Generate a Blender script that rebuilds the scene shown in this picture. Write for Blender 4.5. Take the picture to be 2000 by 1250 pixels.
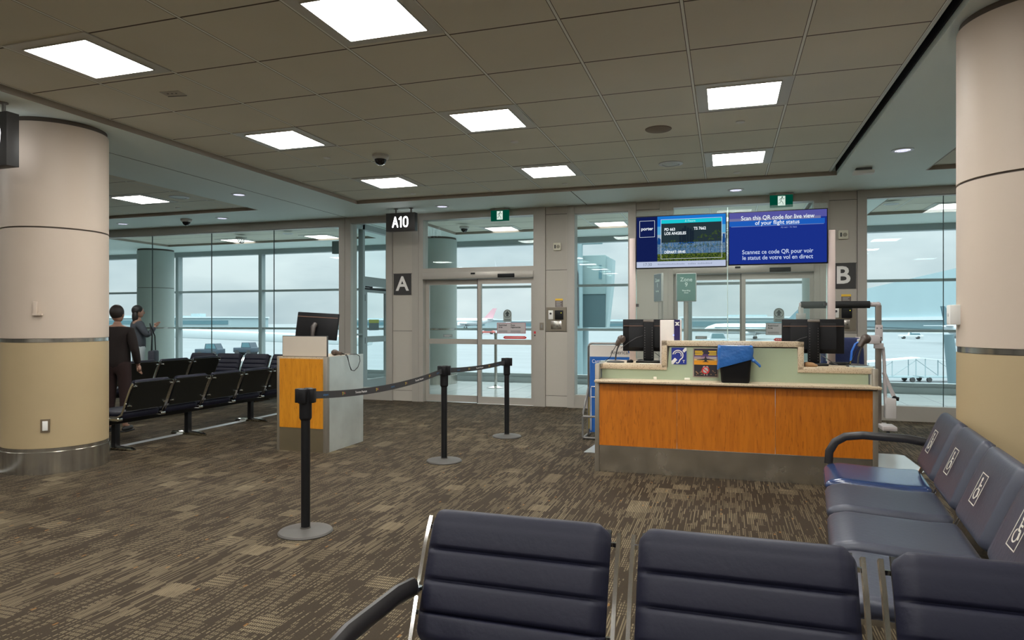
import bpy, bmesh, math, random
from mathutils import Vector, Matrix
random.seed(7)
PI = math.pi
for o in list(bpy.data.objects): bpy.data.objects.remove(o)
S = bpy.context.scene
COL = S.collection

# ------------------------------------------------------------------ camera
cam = bpy.data.cameras.new('camera'); camo = bpy.data.objects.new('camera', cam); COL.objects.link(camo)
cam.sensor_width = 36.0; cam.sensor_fit = 'HORIZONTAL'; cam.lens = 36.0*1306/2000
camo.location = (0, 0, 1.45)
camo.rotation_euler = (PI/2, 0, math.radians(17.708))
cam.shift_y = 2.0/2000
cam.clip_end = 3000; cam.clip_start = 0.05
S.camera = camo

# ------------------------------------------------------------------ view + world
S.view_settings.view_transform = 'Standard'; S.view_settings.look = 'None'
S.view_settings.exposure = 0.08; S.view_settings.gamma = 1.0
S.view_settings.use_curve_mapping = False
PANEL_L = 37.0          # radiance of the fluorescent panels
SKY_L = .97

W = bpy.data.worlds.new('world'); S.world = W; W.use_nodes = True
nt = W.node_tree; nt.nodes.clear()
wo = nt.nodes.new('ShaderNodeOutputWorld'); bg = nt.nodes.new('ShaderNodeBackground')
tc = nt.nodes.new('ShaderNodeTexCoord'); mp = nt.nodes.new('ShaderNodeMapping'); ns = nt.nodes.new('ShaderNodeTexNoise')
mp.inputs['Scale'].default_value = (1.6, 1.6, 5.0); ns.inputs['Scale'].default_value = 2.2; ns.inputs['Detail'].default_value = 5
rp = nt.nodes.new('ShaderNodeValToRGB')
rp.color_ramp.elements[0].position = 0.40; rp.color_ramp.elements[0].color = (0.70, 0.745, 0.78, 1)
rp.color_ramp.elements[1].position = 0.60; rp.color_ramp.elements[1].color = (1.0, 1.0, 1.0, 1)
nt.links.new(tc.outputs['Generated'], mp.inputs[0]); nt.links.new(mp.outputs[0], ns.inputs['Vector'])
nt.links.new(ns.outputs['Fac'], rp.inputs[0]); nt.links.new(rp.outputs[0], bg.inputs['Color'])
bg.inputs['Strength'].default_value = SKY_L
# overcast sky: brighter towards the zenith
sx = nt.nodes.new('ShaderNodeSeparateXYZ'); nt.links.new(tc.outputs['Generated'], sx.inputs[0])
cl = nt.nodes.new('ShaderNodeClamp'); nt.links.new(sx.outputs[2], cl.inputs[0])
ma = nt.nodes.new('ShaderNodeMath'); ma.operation = 'MULTIPLY_ADD'; ma.inputs[1].default_value = SKY_L*7.5; ma.inputs[2].default_value = SKY_L
z2 = nt.nodes.new('ShaderNodeMath'); z2.operation = 'POWER'; z2.inputs[1].default_value = 1.8; nt.links.new(cl.outputs[0], z2.inputs[0]); nt.links.new(z2.outputs[0], ma.inputs[0]); nt.links.new(ma.outputs[0], bg.inputs['Strength'])
nt.links.new(bg.outputs[0], wo.inputs[0])

# ------------------------------------------------------------------ materials
MATS = {}
def srgb(r, g, b):
    f = lambda v: (v/255/12.92) if v/255 <= 0.04045 else ((v/255+0.055)/1.055)**2.4
    return (f(r), f(g), f(b), 1)
def mat(name, color, rough=0.5, metal=0.0, emit=None, es=1.0, spec=0.5, noise=0.0, nscale=8.0, bump=0.0, bscale=40.0, stretch=(1,1,1)):
    if name in MATS: return MATS[name]
    m = bpy.data.materials.new(name); m.use_nodes = True; MATS[name] = m
    t = m.node_tree; b = t.nodes['Principled BSDF']
    if len(color) == 3: color = (*color, 1)
    b.inputs['Base Color'].default_value = color
    b.inputs['Roughness'].default_value = rough; b.inputs['Metallic'].default_value = metal
    b.inputs['Specular IOR Level'].default_value = spec
    if emit is not None:
        b.inputs['Emission Color'].default_value = (*emit[:3], 1); b.inputs['Emission Strength'].default_value = es
    tcn = t.nodes.new('ShaderNodeTexCoord'); mpn = t.nodes.new('ShaderNodeMapping')
    mpn.inputs['Scale'].default_value = stretch; t.links.new(tcn.outputs['Object'], mpn.inputs[0])
    n = t.nodes.new('ShaderNodeTexNoise'); n.inputs['Scale'].default_value = nscale; n.inputs['Detail'].default_value = 4
    t.links.new(mpn.outputs[0], n.inputs['Vector'])
    if noise > 0:
        mx = t.nodes.new('ShaderNodeMix'); mx.data_type = 'RGBA'; mx.blend_type = 'MULTIPLY'; mx.inputs[0].default_value = 1
        r = t.nodes.new('ShaderNodeMapRange'); r.inputs['To Min'].default_value = 1-noise; r.inputs['To Max'].default_value = 1+noise*0.6
        t.links.new(n.outputs['Fac'], r.inputs['Value'])
        mx.inputs[6].default_value = color; t.links.new(r.outputs[0], mx.inputs[7]); t.links.new(mx.outputs[2], b.inputs['Base Color'])
        if metal > 0.4:
            r2 = t.nodes.new('ShaderNodeMapRange'); r2.inputs['To Min'].default_value = max(0.05, rough-0.12); r2.inputs['To Max'].default_value = rough+0.15
            t.links.new(n.outputs['Fac'], r2.inputs['Value']); t.links.new(r2.outputs[0], b.inputs['Roughness'])
    if bump > 0:
        n2 = t.nodes.new('ShaderNodeTexNoise'); n2.inputs['Scale'].default_value = bscale; n2.inputs['Detail'].default_value = 3
        t.links.new(mpn.outputs[0], n2.inputs['Vector'])
        bp = t.nodes.new('ShaderNodeBump'); bp.inputs['Strength'].default_value = bump; bp.inputs['Distance'].default_value = 0.01
        t.links.new(n2.outputs['Fac'], bp.inputs['Height']); t.links.new(bp.outputs[0], b.inputs['Normal'])
    return m
def emis(name, color, s=1.0):
    if name in MATS: return MATS[name]
    m = bpy.data.materials.new(name); m.use_nodes = True; MATS[name] = m
    t = m.node_tree; t.nodes.clear(); o = t.nodes.new('ShaderNodeOutputMaterial'); e = t.nodes.new('ShaderNodeEmission')
    if len(color) == 3: color = (*color, 1)
    e.inputs[0].default_value = color; e.inputs[1].default_value = s; t.links.new(e.outputs[0], o.inputs[0]); return m
def glass(name, tint, refl=0.05, graz=0.5, haze=0.0, hazecol=(.5,.6,.57,1)):
    m = bpy.data.materials.new(name); m.use_nodes = True; MATS[name] = m
    t = m.node_tree; t.nodes.clear(); o = t.nodes.new('ShaderNodeOutputMaterial')
    tr = t.nodes.new('ShaderNodeBsdfTransparent'); tr.inputs[0].default_value = (*tint, 1)
    gl = t.nodes.new('ShaderNodeBsdfGlossy'); gl.inputs['Roughness'].default_value = 0.0; gl.inputs[0].default_value = (.9, .97, .96, 1)
    lw = t.nodes.new('ShaderNodeLayerWeight'); lw.inputs['Blend'].default_value = 0.5
    p = t.nodes.new('ShaderNodeMath'); p.operation = 'POWER'; p.inputs[1].default_value = 4; t.links.new(lw.outputs['Facing'], p.inputs[0])
    a = t.nodes.new('ShaderNodeMath'); a.operation = 'MULTIPLY_ADD'; a.inputs[1].default_value = graz; a.inputs[2].default_value = refl; t.links.new(p.outputs[0], a.inputs[0])
    mx = t.nodes.new('ShaderNodeMixShader'); t.links.new(a.outputs[0], mx.inputs[0]); t.links.new(tr.outputs[0], mx.inputs[1]); t.links.new(gl.outputs[0], mx.inputs[2])
    last = mx
    if haze > 0:
        df = t.nodes.new('ShaderNodeBsdfDiffuse'); df.inputs[0].default_value = hazecol
        m2 = t.nodes.new('ShaderNodeMixShader'); m2.inputs[0].default_value = haze
        t.links.new(mx.outputs[0], m2.inputs[1]); t.links.new(df.outputs[0], m2.inputs[2]); last = m2
    t.links.new(last.outputs[0], o.inputs[0]); return m

G_OUT = glass('glass_outer', (0.895, 0.945, 0.95), 0.006, 0.15)
G_IN = glass('glass_partition', (0.915, 0.957, 0.96), 0.011, 0.18)
G_CNT = glass('glass_counter_screen', (0.93, 0.955, 0.95), 0.006, 0.15, 0.05)
G_DOOR = glass('glass_sliding_door', (0.95, 0.98, 0.98), 0.005, 0.15)
CLAD = mat('cladding_grey_beige', (.43, .40, .345), 0.45, 0.0, noise=0.06, nscale=2)
CLADD = mat('cladding_joint', (.06, .055, .05), 0.7)
ALU = mat('anodised_frame', (.40, .375, .33), 0.4, 0.25, noise=0.05, nscale=3)
ALUO = mat('outer_frame_teal_grey', (.36, .40, .40), 0.45, 0.1)
SOFF = mat('soffit_daylight_teal', (.80, .90, .86), 0.6, noise=0.05, nscale=0.8)  # teal cast of the window daylight is put into the soffit colour
CREAM = mat('column_cream', (.52, .43, .345), 0.55, noise=0.07, nscale=1.6, bump=0.05, bscale=6)
SAND = mat('column_sand', (.41, .315, .178), 0.55, noise=0.08, nscale=2.0, bump=0.05, bscale=6)
STEEL = mat('steel_reflected_streaks', (.55, .53, .48), 0.20, 0.95, noise=0.45, nscale=3.0, stretch=(5, 5, .15))  # stretched noise paints vertical reflection streaks into the steel
STEELP = mat('steel_window_reflections', (.74, .79, .76), 0.32, 0.68, noise=0.38, nscale=2.6)  # pale teal mottling paints in window daylight reflected by the podium side
CHROME = mat('chrome', (.78, .77, .74), 0.12, 1.0)
BLACK = mat('black_plastic', (.008, .008, .009), 0.5, spec=.22)
BLACKM = mat('black_metal', (.010, .010, .011), 0.42, 0.1, spec=.3)
DGREY = mat('dark_grey', (.05, .05, .05), 0.5)
MGREY = mat('mid_grey', (.22, .22, .21), 0.5)
LGREY = mat('light_grey', (.5, .5, .48), 0.5)
WHITE = mat('white_plastic', (.75, .74, .70), 0.45)
VINYL = mat('slate_vinyl', (.0075, .0080, .020), 0.52, spec=.30, noise=0.18, nscale=3, bump=0.10, bscale=55)
VINYL2 = mat('blue_slate_vinyl', (.034, .038, .058), 0.42, noise=0.15, nscale=3, bump=0.10, bscale=50)
NAVYV = mat('glossy_navy_vinyl', (.020, .040, .115), 0.20, noise=0.3, nscale=4, spec=.9)
SHELL = mat('black_back_panel', (.008, .009, .008), 0.35)
STONE = None
GREENG = mat('pale_green_back_painted_glass', (.40, .47, .33), 0.18, noise=0.04, nscale=1.5)
YEL = mat('label_yellow', (.80, .50, .04), 0.5)
RED = mat('label_red', (.55, .02, .03), 0.5)
BLUE = mat('sign_blue', (.012, .028, .26), 0.4)
BLUE2 = mat('poster_blue', (.01, .12, .45), 0.45)
PAPER = mat('paper_white', (.72, .66, .60), 0.7)
WHT = mat('lettering_white', (.78, .76, .72), 0.6)
BLKL = mat('lettering_black', (.02, .02, .02), 0.6)
def tree(m): return m.node_tree
def wood(name, c1, c2):
    m = mat(name, c1, 0.34); t = m.node_tree; b = t.nodes['Principled BSDF']
    tcn = t.nodes.new('ShaderNodeTexCoord'); mpn = t.nodes.new('ShaderNodeMapping'); mpn.inputs['Scale'].default_value = (9, 9, 1.1)
    n = t.nodes.new('ShaderNodeTexNoise'); n.inputs['Scale'].default_value = 3.2; n.inputs['Detail'].default_value = 7; n.inputs['Distortion'].default_value = 0.7
    r = t.nodes.new('ShaderNodeValToRGB'); r.color_ramp.elements[0].position = .28; r.color_ramp.elements[0].color = (*c2, 1)
    r.color_ramp.elements[1].position = .62; r.color_ramp.elements[1].color = (*c1, 1)
    t.links.new(tcn.outputs['Object'], mpn.inputs[0]); t.links.new(mpn.outputs[0], n.inputs['Vector']); t.links.new(n.outputs['Fac'], r.inputs[0])
    n3 = t.nodes.new('ShaderNodeTexNoise'); n3.inputs['Scale'].default_value = 14; n3.inputs['Detail'].default_value = 2
    mp3 = t.nodes.new('ShaderNodeMapping'); mp3.inputs['Scale'].default_value = (6, 6, 0.8); t.links.new(tcn.outputs['Object'], mp3.inputs[0]); t.links.new(mp3.outputs[0], n3.inputs['Vector'])
    r3 = t.nodes.new('ShaderNodeValToRGB'); r3.color_ramp.elements[0].position = .30; r3.color_ramp.elements[0].color = (.72, .66, .60, 1); r3.color_ramp.elements[1].position = .38; r3.color_ramp.elements[1].color = (1, 1, 1, 1)
    t.links.new(n3.outputs['Fac'], r3.inputs[0])
    mx = t.nodes.new('ShaderNodeMix'); mx.data_type = 'RGBA'; mx.blend_type = 'MULTIPLY'; mx.inputs[0].default_value = 1
    t.links.new(r.outputs[0], mx.inputs[6]); t.links.new(r3.outputs[0], mx.inputs[7]); t.links.new(mx.outputs[2], b.inputs['Base Color'])
    return m
WOOD = wood('orange_cherry_wood', (.60, .185, .012), (.46, .125, .007))
WOOD2 = wood('orange_maple_wood', (.66, .27, .018), (.52, .19, .010))
def stone():
    m = mat('speckled_stone', (.62, .52, .40), 0.35); t = m.node_tree; b = t.nodes['Principled BSDF']
    tcn = t.nodes.new('ShaderNodeTexCoord'); n = t.nodes.new('ShaderNodeTexVoronoi'); n.inputs['Scale'].default_value = 85
    t.links.new(tcn.outputs['Object'], n.inputs['Vector'])
    r = t.nodes.new('ShaderNodeValToRGB'); r.color_ramp.elements[0].position = .20; r.color_ramp.elements[0].color = (.20, .13, .08, 1)
    r.color_ramp.elements[1].position = .30; r.color_ramp.elements[1].color = (.58, .47, .33, 1)
    t.links.new(n.outputs['Distance'], r.inputs[0]); t.links.new(r.outputs[0], b.inputs['Base Color']); return m
STONE = stone()

def carpet():
    m = bpy.data.materials.new('woven_loop_carpet'); m.use_nodes = True; t = m.node_tree; b = t.nodes['Principled BSDF']
    b.inputs['Roughness'].default_value = 0.8; b.inputs['Specular IOR Level'].default_value = 0.18; b.inputs['Sheen Weight'].default_value = .02; b.inputs['Sheen Roughness'].default_value = .4
    g = t.nodes.new('ShaderNodeNewGeometry'); sp = t.nodes.new('ShaderNodeSeparateXYZ'); t.links.new(g.outputs['Position'], sp.inputs[0])
    def M(op, a, b_=None, c=None):
        n = t.nodes.new('ShaderNodeMath'); n.operation = op
        for i, v in enumerate((a, b_, c)):
            if v is None: continue
            if isinstance(v, (int, float)): n.inputs[i].default_value = v
            else: t.links.new(v, n.inputs[i])
        return n.outputs[0]
    def rnd(a, b_, seed):
        c = t.nodes.new('ShaderNodeCombineXYZ'); t.links.new(a, c.inputs[0]); t.links.new(b_, c.inputs[1]); c.inputs[2].default_value = seed
        w = t.nodes.new('ShaderNodeTexWhiteNoise'); w.noise_dimensions = '3D'; t.links.new(c.outputs[0], w.inputs['Vector']); return w.outputs['Value']
    X, Y = sp.outputs[0], sp.outputs[1]
    # patch grid: columns .125 wide, each column cut in Y at its own offset
    colx = M('FLOOR', M('DIVIDE', X, 0.145))
    off = rnd(colx, M('MULTIPLY', colx, 0.0), 1.3)
    celly = M('FLOOR', M('ADD', M('DIVIDE', Y, 0.165), M('MULTIPLY', off, 1.0)))
    patch = rnd(colx, celly, 4.7)
    colx2 = M('FLOOR', M('DIVIDE', M('ADD', X, .11), 0.33)); celly2 = M('FLOOR', M('DIVIDE', Y, 0.41)); patch2 = rnd(colx2, celly2, 9.1)
    line = M('FLOOR', M('DIVIDE', X, 0.0125))
    seg = M('FLOOR', M('ADD', M('DIVIDE', Y, 0.155), M('MULTIPLY', rnd(line, M('MULTIPLY', line, 0.0), 7.7), 5.0)))
    lv = rnd(line, seg, 2.2)
    lx = M('FRACT', M('DIVIDE', X, 0.0125)); lmask = M('LESS_THAN', lx, 0.58)
    thr = M('SUBTRACT', 0.85, M('MULTIPLY', M('ADD', M('MULTIPLY', patch, 0.65), M('MULTIPLY', patch2, 0.35)), 0.78))
    on = M('GREATER_THAN', lv, thr)
    strong = M('GREATER_THAN', patch, 0.93)
    on = M('MAXIMUM', on, strong)
    # weave breaks across the lines
    row = M('FRACT', M('DIVIDE', Y, 0.034)); rmask = M('GREATER_THAN', row, 0.26)
    wk = M('MAXIMUM', rmask, M('GREATER_THAN', patch2, 0.72))
    v = M('MULTIPLY', M('MULTIPLY', on, lmask), wk)
    amp = M('ADD', 0.28, M('MULTIPLY', rnd(line, seg, 5.5), 0.36)); amp = M('ADD', amp, M('MULTIPLY', strong, 0.28))
    v = M('MULTIPLY', v, amp)
    n = t.nodes.new('ShaderNodeTexNoise'); n.inputs['Scale'].default_value = 160; n.inputs['Detail'].default_value = 2; t.links.new(g.outputs['Position'], n.inputs['Vector'])
    v = M('ADD', v, M('MULTIPLY', M('SUBTRACT', n.outputs['Fac'], 0.5), 0.22)); v = M('MAXIMUM', v, 0.0)
    mx = t.nodes.new('ShaderNodeMix'); mx.data_type = 'RGBA'; t.links.new(v, mx.inputs[0])
    mx.inputs[6].default_value = (.026, .0168, .0080, 1); mx.inputs[7].default_value = (.25, .200, .122, 1)
    # a few yellow / red flecks
    fl = M('GREATER_THAN', rnd(line, M('FLOOR', M('DIVIDE', Y, .03)), 12.0), 0.9975)
    mx2 = t.nodes.new('ShaderNodeMix'); mx2.data_type = 'RGBA'; t.links.new(M('MULTIPLY', fl, .5), mx2.inputs[0]); t.links.new(mx.outputs[2], mx2.inputs[6]); mx2.inputs[7].default_value = (.30, .14, .03, 1)
    t.links.new(mx2.outputs[2], b.inputs['Base Color'])
    bp = t.nodes.new('ShaderNodeBump'); bp.inputs['Strength'].default_value = .35; bp.inputs['Distance'].default_value = .004; t.links.new(v, bp.inputs['Height']); t.links.new(bp.outputs[0], b.inputs['Normal'])
    return m
CARPET = carpet()
def grid_ceiling(name, x0, y0, px, py, base, light_long=True):
    m = bpy.data.materials.new(name); m.use_nodes = True; t = m.node_tree; b = t.nodes['Principled BSDF']; b.inputs['Roughness'].default_value = .8; b.inputs['Specular IOR Level'].default_value = .2
    g = t.nodes.new('ShaderNodeNewGeometry'); sp = t.nodes.new('ShaderNodeSeparateXYZ'); t.links.new(g.outputs['Position'], sp.inputs[0])
    def M(op, a, b_=None):
        n = t.nodes.new('ShaderNodeMath'); n.operation = op
        for i, v in enumerate((a, b_)):
            if v is None: continue
            if isinstance(v, (int, float)): n.inputs[i].default_value = v
            else: t.links.new(v, n.inputs[i])
        return n.outputs[0]
    def dist(c, o, p): # distance to the closest grid line
        fr = M('FRACT', M('ADD', M('DIVIDE', M('SUBTRACT', c, o), p), 0.5)); return M('MULTIPLY', M('ABSOLUTE', M('SUBTRACT', fr, 0.5)), p)
    dx = dist(sp.outputs[0], x0, px); dy = dist(sp.outputs[1], y0, py)
    ly = M('LESS_THAN', dy, 0.0075); lx = M('LESS_THAN', dx, 0.011); lxe = M('SUBTRACT', M('LESS_THAN', dx, 0.014), M('LESS_THAN', dx, 0.009))
    n = t.nodes.new('ShaderNodeTexNoise'); n.inputs['Scale'].default_value = 1.2; t.links.new(g.outputs['Position'], n.inputs['Vector'])
    r = t.nodes.new('ShaderNodeMapRange'); r.inputs['To Min'].default_value = .90; r.inputs['To Max'].default_value = 1.06; t.links.new(n.outputs['Fac'], r.inputs['Value'])
    c0 = t.nodes.new('ShaderNodeMix'); c0.data_type = 'RGBA'; c0.blend_type = 'MULTIPLY'; c0.inputs[0].default_value = 1; c0.inputs[6].default_value = (*base, 1); t.links.new(r.outputs[0], c0.inputs[7])
    def over(prev, fac, col):
        k = t.nodes.new('ShaderNodeMix'); k.data_type = 'RGBA'; t.links.new(fac, k.inputs[0]); t.links.new(prev, k.inputs[6]); k.inputs[7].default_value = (*col, 1); return k.outputs[2]
    c = over(c0.outputs[2], ly, (.10, .085, .065))
    c = over(c, lx, (.95, .98, .93) if light_long else (.13, .12, .10)); c = over(c, lxe, (.16, .15, .12))
    t.links.new(c, b.inputs['Base Color']); return m
TILE = grid_ceiling('acoustic_tile_grid', -0.26, 5.05, 0.785, 0.777, (.76, .745, .64))

# ------------------------------------------------------------------ mesh helpers
class MB:
    def __init__(s): s.bm = bmesh.new(); s.mx = Matrix.Identity(4)
    def _t(s, vs):
        for v in vs: v.co = s.mx @ v.co
        return s
    def box(s, x0, x1, y0, y1, z0, z1, r=0.0, seg=2):
        if x0 > x1: x0, x1 = x1, x0
        if y0 > y1: y0, y1 = y1, y0
        if z0 > z1: z0, z1 = z1, z0
        res = bmesh.ops.create_cube(s.bm, size=1.0); vs = res['verts']
        for v in vs: v.co = Vector(((x0+x1)/2+v.co.x*(x1-x0), (y0+y1)/2+v.co.y*(y1-y0), (z0+z1)/2+v.co.z*(z1-z0)))
        if r > 0:
            r = min(r, .49*(x1-x0), .49*(y1-y0), .49*(z1-z0))
            es = list({e for v in vs for e in v.link_edges})
            out = bmesh.ops.bevel(s.bm, geom=es, offset=r, segments=seg, affect='EDGES', profile=.5)
            vs = list({v for f in out['faces'] for v in f.verts} | {v for v in vs if v.is_valid})
        return s._t(vs)
    def cyl(s, p0, p1, r0, r1=None, n=16, cap=True):
        r1 = r0 if r1 is None else r1; p0 = Vector(p0); p1 = Vector(p1); d = (p1-p0)
        if d.length < 1e-7: return s
        q = d.to_track_quat('Z', 'Y'); a = []; b = []
        for i in range(n):
            th = 2*PI*i/n; w = Vector((math.cos(th), math.sin(th), 0))
            a.append(s.bm.verts.new(p0+q @ (w*r0))); b.append(s.bm.verts.new(p1+q @ (w*r1)))
        for i in range(n): s.bm.faces.new((a[i], a[(i+1) % n], b[(i+1) % n], b[i]))
        if cap: s.bm.faces.new(a[::-1]); s.bm.faces.new(b)
        return s._t(a+b)
    def tube(s, pts, r, n=8, rx=None):
        pts = [Vector(p) for p in pts]; rings = []
        for i, p in enumerate(pts):
            d = (pts[min(i+1, len(pts)-1)]-pts[max(i-1, 0)])
            if d.length < 1e-9: d = Vector((0, 0, 1))
            q = d.normalized().to_track_quat('Z', 'Y'); rr = r[i] if isinstance(r, (list, tuple)) else r
            rings.append([s.bm.verts.new(p+q @ Vector((math.cos(2*PI*k/n)*rr, math.sin(2*PI*k/n)*(rx if rx else rr), 0))) for k in range(n)])
        for a, b in zip(rings, rings[1:]):
            # align rings (track quats can spin)
            best = min(range(n), key=lambda o: sum((a[k].co-b[(k+o) % n].co).length for k in range(0, n, max(1, n//4))))
            b2 = [b[(k+best) % n] for k in range(n)]; rings[rings.index(b)] = b2; 
            for k in range(n): s.bm.faces.new((a[k], a[(k+1) % n], b2[(k+1) % n], b2[k]))
        s.bm.faces.new(rings[0][::-1]); s.bm.faces.new(rings[-1])
        return s._t([v for r_ in rings for v in r_])
    def lathe(s, prof, c=(0, 0, 0), n=32):
        rings = []; vs = []
        for (r, z) in prof:
            if r < 1e-6: v = s.bm.verts.new((c[0], c[1], c[2]+z)); rings.append([v]); vs.append(v)
            else:
                R = [s.bm.verts.new((c[0]+r*math.cos(2*PI*k/n), c[1]+r*math.sin(2*PI*k/n), c[2]+z)) for k in range(n)]; rings.append(R); vs += R
        for a, b in zip(rings, rings[1:]):
            if len(a) == 1 and len(b) == 1: continue
            for k in range(n):
                k2 = (k+1) % n
                if len(a) == 1: s.bm.faces.new((a[0], b[k2], b[k]))
                elif len(b) == 1: s.bm.faces.new((a[k], a[k2], b[0]))
                else: s.bm.faces.new((a[k], a[k2], b[k2], b[k]))
        if len(rings[0]) > 1: s.bm.faces.new(rings[0][::-1])
        if len(rings[-1]) > 1: s.bm.faces.new(rings[-1])
        return s._t(vs)
    def prism(s, poly, y0, y1, axis='y'):
        # poly in (x,z) extruded along y; axis 'z': poly in (x,y) extruded along z; axis 'x': poly in (y,z)
        def P(a, b, c):
            return (a, c, b) if axis == 'y' else ((a, b, c) if axis == 'z' else (c, a, b))
        A = [s.bm.verts.new(P(x, z, y0)) for x, z in poly]; B = [s.bm.verts.new(P(x, z, y1)) for x, z in poly]
        n = len(poly); s.bm.faces.new(A); s.bm.faces.new(B[::-1])
        for i in range(n): s.bm.faces.new((A[(i+1) % n], A[i], B[i], B[(i+1) % n]))
        return s._t(A+B)
    def sphere(s, c, r, sx=1, sy=1, sz=1, n=16):
        res = bmesh.ops.create_uvsphere(s.bm, u_segments=n, v_segments=n//2+2, radius=r)
        for v in res['verts']: v.co = Vector((c[0]+v.co.x*sx, c[1]+v.co.y*sy, c[2]+v.co.z*sz))
        return s._t(res['verts'])
    def ring(s, c, r, w, y0, y1, n=40, a0=0, a1=2*PI):   # annulus in XZ plane, extruded y0..y1
        k = max(2, int(n*(a1-a0)/(2*PI))); full = abs(a1-a0-2*PI) < 1e-4
        for i in range(k):
            p, q = a0+(a1-a0)*i/k, a0+(a1-a0)*(i+1)/k
            s.prism([(c[0]+math.cos(p)*r, c[1]+math.sin(p)*r), (c[0]+math.cos(q)*r, c[1]+math.sin(q)*r), (c[0]+math.cos(q)*(r-w), c[1]+math.sin(q)*(r-w)), (c[0]+math.cos(p)*(r-w), c[1]+math.sin(p)*(r-w))], y0, y1)
        return s
    def build(s, name, m, parent=None, smooth=35, weld=False):
        bmesh.ops.recalc_face_normals(s.bm, faces=s.bm.faces)
        me = bpy.data.meshes.new(name); s.bm.to_mesh(me); s.bm.free()
        me.materials.append(m)
        me.polygons.foreach_set('use_smooth', [True]*len(me.polygons)); me.set_sharp_from_angle(angle=math.radians(smooth))
        o = bpy.data.objects.new(name, me); COL.objects.link(o)
        if parent: o.parent = parent
        return o
def box(name, m, parent, *a, **k): return MB().box(*a, **k).build(name, m, parent)
def tag(o, label=None, cat=None, group=None, kind=None):
    if label: o['label'] = label
    if cat: o['category'] = cat
    if group: o['group'] = group
    if kind: o['kind'] = kind
    return o
def thing(name, label, cat, loc=(0, 0, 0), rz=0, group=None, sc=1.0):
    o = bpy.data.objects.new(name, None); COL.objects.link(o); o.location = loc; o.rotation_euler = (0, 0, rz); o.scale = (sc,)*3
    o.empty_display_size = .1
    return tag(o, label, cat, group)
def struct(name, mb, m): return tag(mb.build(name, m), kind='structure')
def structE(name, loc=(0, 0, 0)):
    o = bpy.data.objects.new(name, None); COL.objects.link(o); o.location = loc; return tag(o, kind='structure')
def dup(root, loc, rz=None, label=None, group=None):
    def cp(o, par):
        c = o.copy(); COL.objects.link(c)
        if par: c.parent = par
        for ch in list(o.children): cp(ch, c)
        return c
    r = cp(root, None); r.location = loc
    if rz is not None: r.rotation_euler = (0, 0, rz)
    if label: r['label'] = label
    if group: r['group'] = group
    return r
_txt = {}
def text_mesh(body, size, align='CENTER', offset=0.0, extrude=0.0, space=1.0):
    key = (body, size, align, offset, extrude, space)
    cu = bpy.data.curves.new('t', 'FONT'); cu.body = body; cu.size = size; cu.align_x = align; cu.align_y = 'CENTER'; cu.offset = offset; cu.extrude = extrude; cu.space_character = space
    cu.resolution_u = 3
    o = bpy.data.objects.new('t', cu); COL.objects.link(o); bpy.context.view_layer.update()
    dg = bpy.context.evaluated_depsgraph_get(); me = bpy.data.meshes.new_from_object(o.evaluated_get(dg))
    bpy.data.objects.remove(o); bpy.data.curves.remove(cu); return me
def text(name, body, size, m, parent, x, y, z, align='CENTER', offset=0.0, ex=0.001, back=False, sx=1.0, mapf=None):
    me = text_mesh(body, size, align, offset, ex)
    for v in me.vertices:
        a, b, c = v.co
        if mapf: v.co = mapf(a, b, c)
        elif back: v.co = (x-a*sx, y+c, z+b)
        else: v.co = (x+a*sx, y-c, z+b)
    me.materials.clear(); me.materials.append(m)
    o = bpy.data.objects.new(name, me); COL.objects.link(o)
    if parent: o.parent = parent
    return o
def subdiv(o, n=1):
    md = o.modifiers.new('sub', 'SUBSURF'); md.levels = n; md.render_levels = n; return o

ZC, ZT = 3.38, 3.43      # soffit and tile heights
YW, YO = 11.0, 15.10     # partition wall, outer glazing

# ------------------------------------------------------------------ floor, ceiling, closing walls
struct('floor', MB().box(-19, 8, -8, 11.05, -.12, 0), CARPET)
def tilefloor():
    m = mat('pale_stone_tile', (.58, .61, .60), 0.22, noise=.06, nscale=3); t = m.node_tree; b = t.nodes['Principled BSDF']
    br = t.nodes.new('ShaderNodeTexBrick'); br.offset = 0; br.inputs['Scale'].default_value = 1.0; br.inputs['Brick Width'].default_value = .6; br.inputs['Row Height'].default_value = .6; br.inputs['Mortar Size'].default_value = .004
    br.inputs['Color1'].default_value = (.74, .77, .76, 1); br.inputs['Color2'].default_value = (.69, .73, .72, 1); br.inputs['Mortar'].default_value = (.25, .27, .27, 1)
    g = t.nodes.new('ShaderNodeNewGeometry'); t.links.new(g.outputs['Position'], br.inputs['Vector']); t.links.new(br.outputs['Color'], b.inputs['Base Color']); return m
tag(MB().box(-19, 8, 11.05, 15.3, -.12, -.001).build('floor', tilefloor()), kind='structure')
# floor trim strip running in depth under the left seating
struct('trim_1', MB().box(-6.72, -6.62, 3.5, 10.9, 0, .004), mat('pale_floor_trim', (.62, .64, .65), .25, .2))
# soffits with recessed trays
def slab_with_holes(x0, x1, y0, y1, z0, z1, holes):
    mb = MB(); xs = sorted({x0, x1, *[h[0] for h in holes], *[h[1] for h in holes]}); ys = sorted({y0, y1, *[h[2] for h in holes], *[h[3] for h in holes]})
    for a, b in zip(xs, xs[1:]):
        run = None
        for c, d in zip(ys, ys[1:]):
            hole = any(h[0] <= (a+b)/2 <= h[1] and h[2] <= (c+d)/2 <= h[3] for h in holes)
            if hole:
                if run: mb.box(a, b, run[0], run[1], z0, z1); run = None
            else: run = (run[0], d) if run else (c, d)
        if run: mb.box(a, b, run[0], run[1], z0, z1)
    return mb
TR = [(-5.78, 1.40, -7.0, 9.72), (-13.8, -7.74, -7.0, 9.72), (2.45, 7.5, -7.0, 9.75)]
TRC = [(-5.74, 1.40, 11.75, 13.85), (-13.8, -7.74, 11.75, 13.85), (2.45, 7.5, 11.75, 13.6)]
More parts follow.
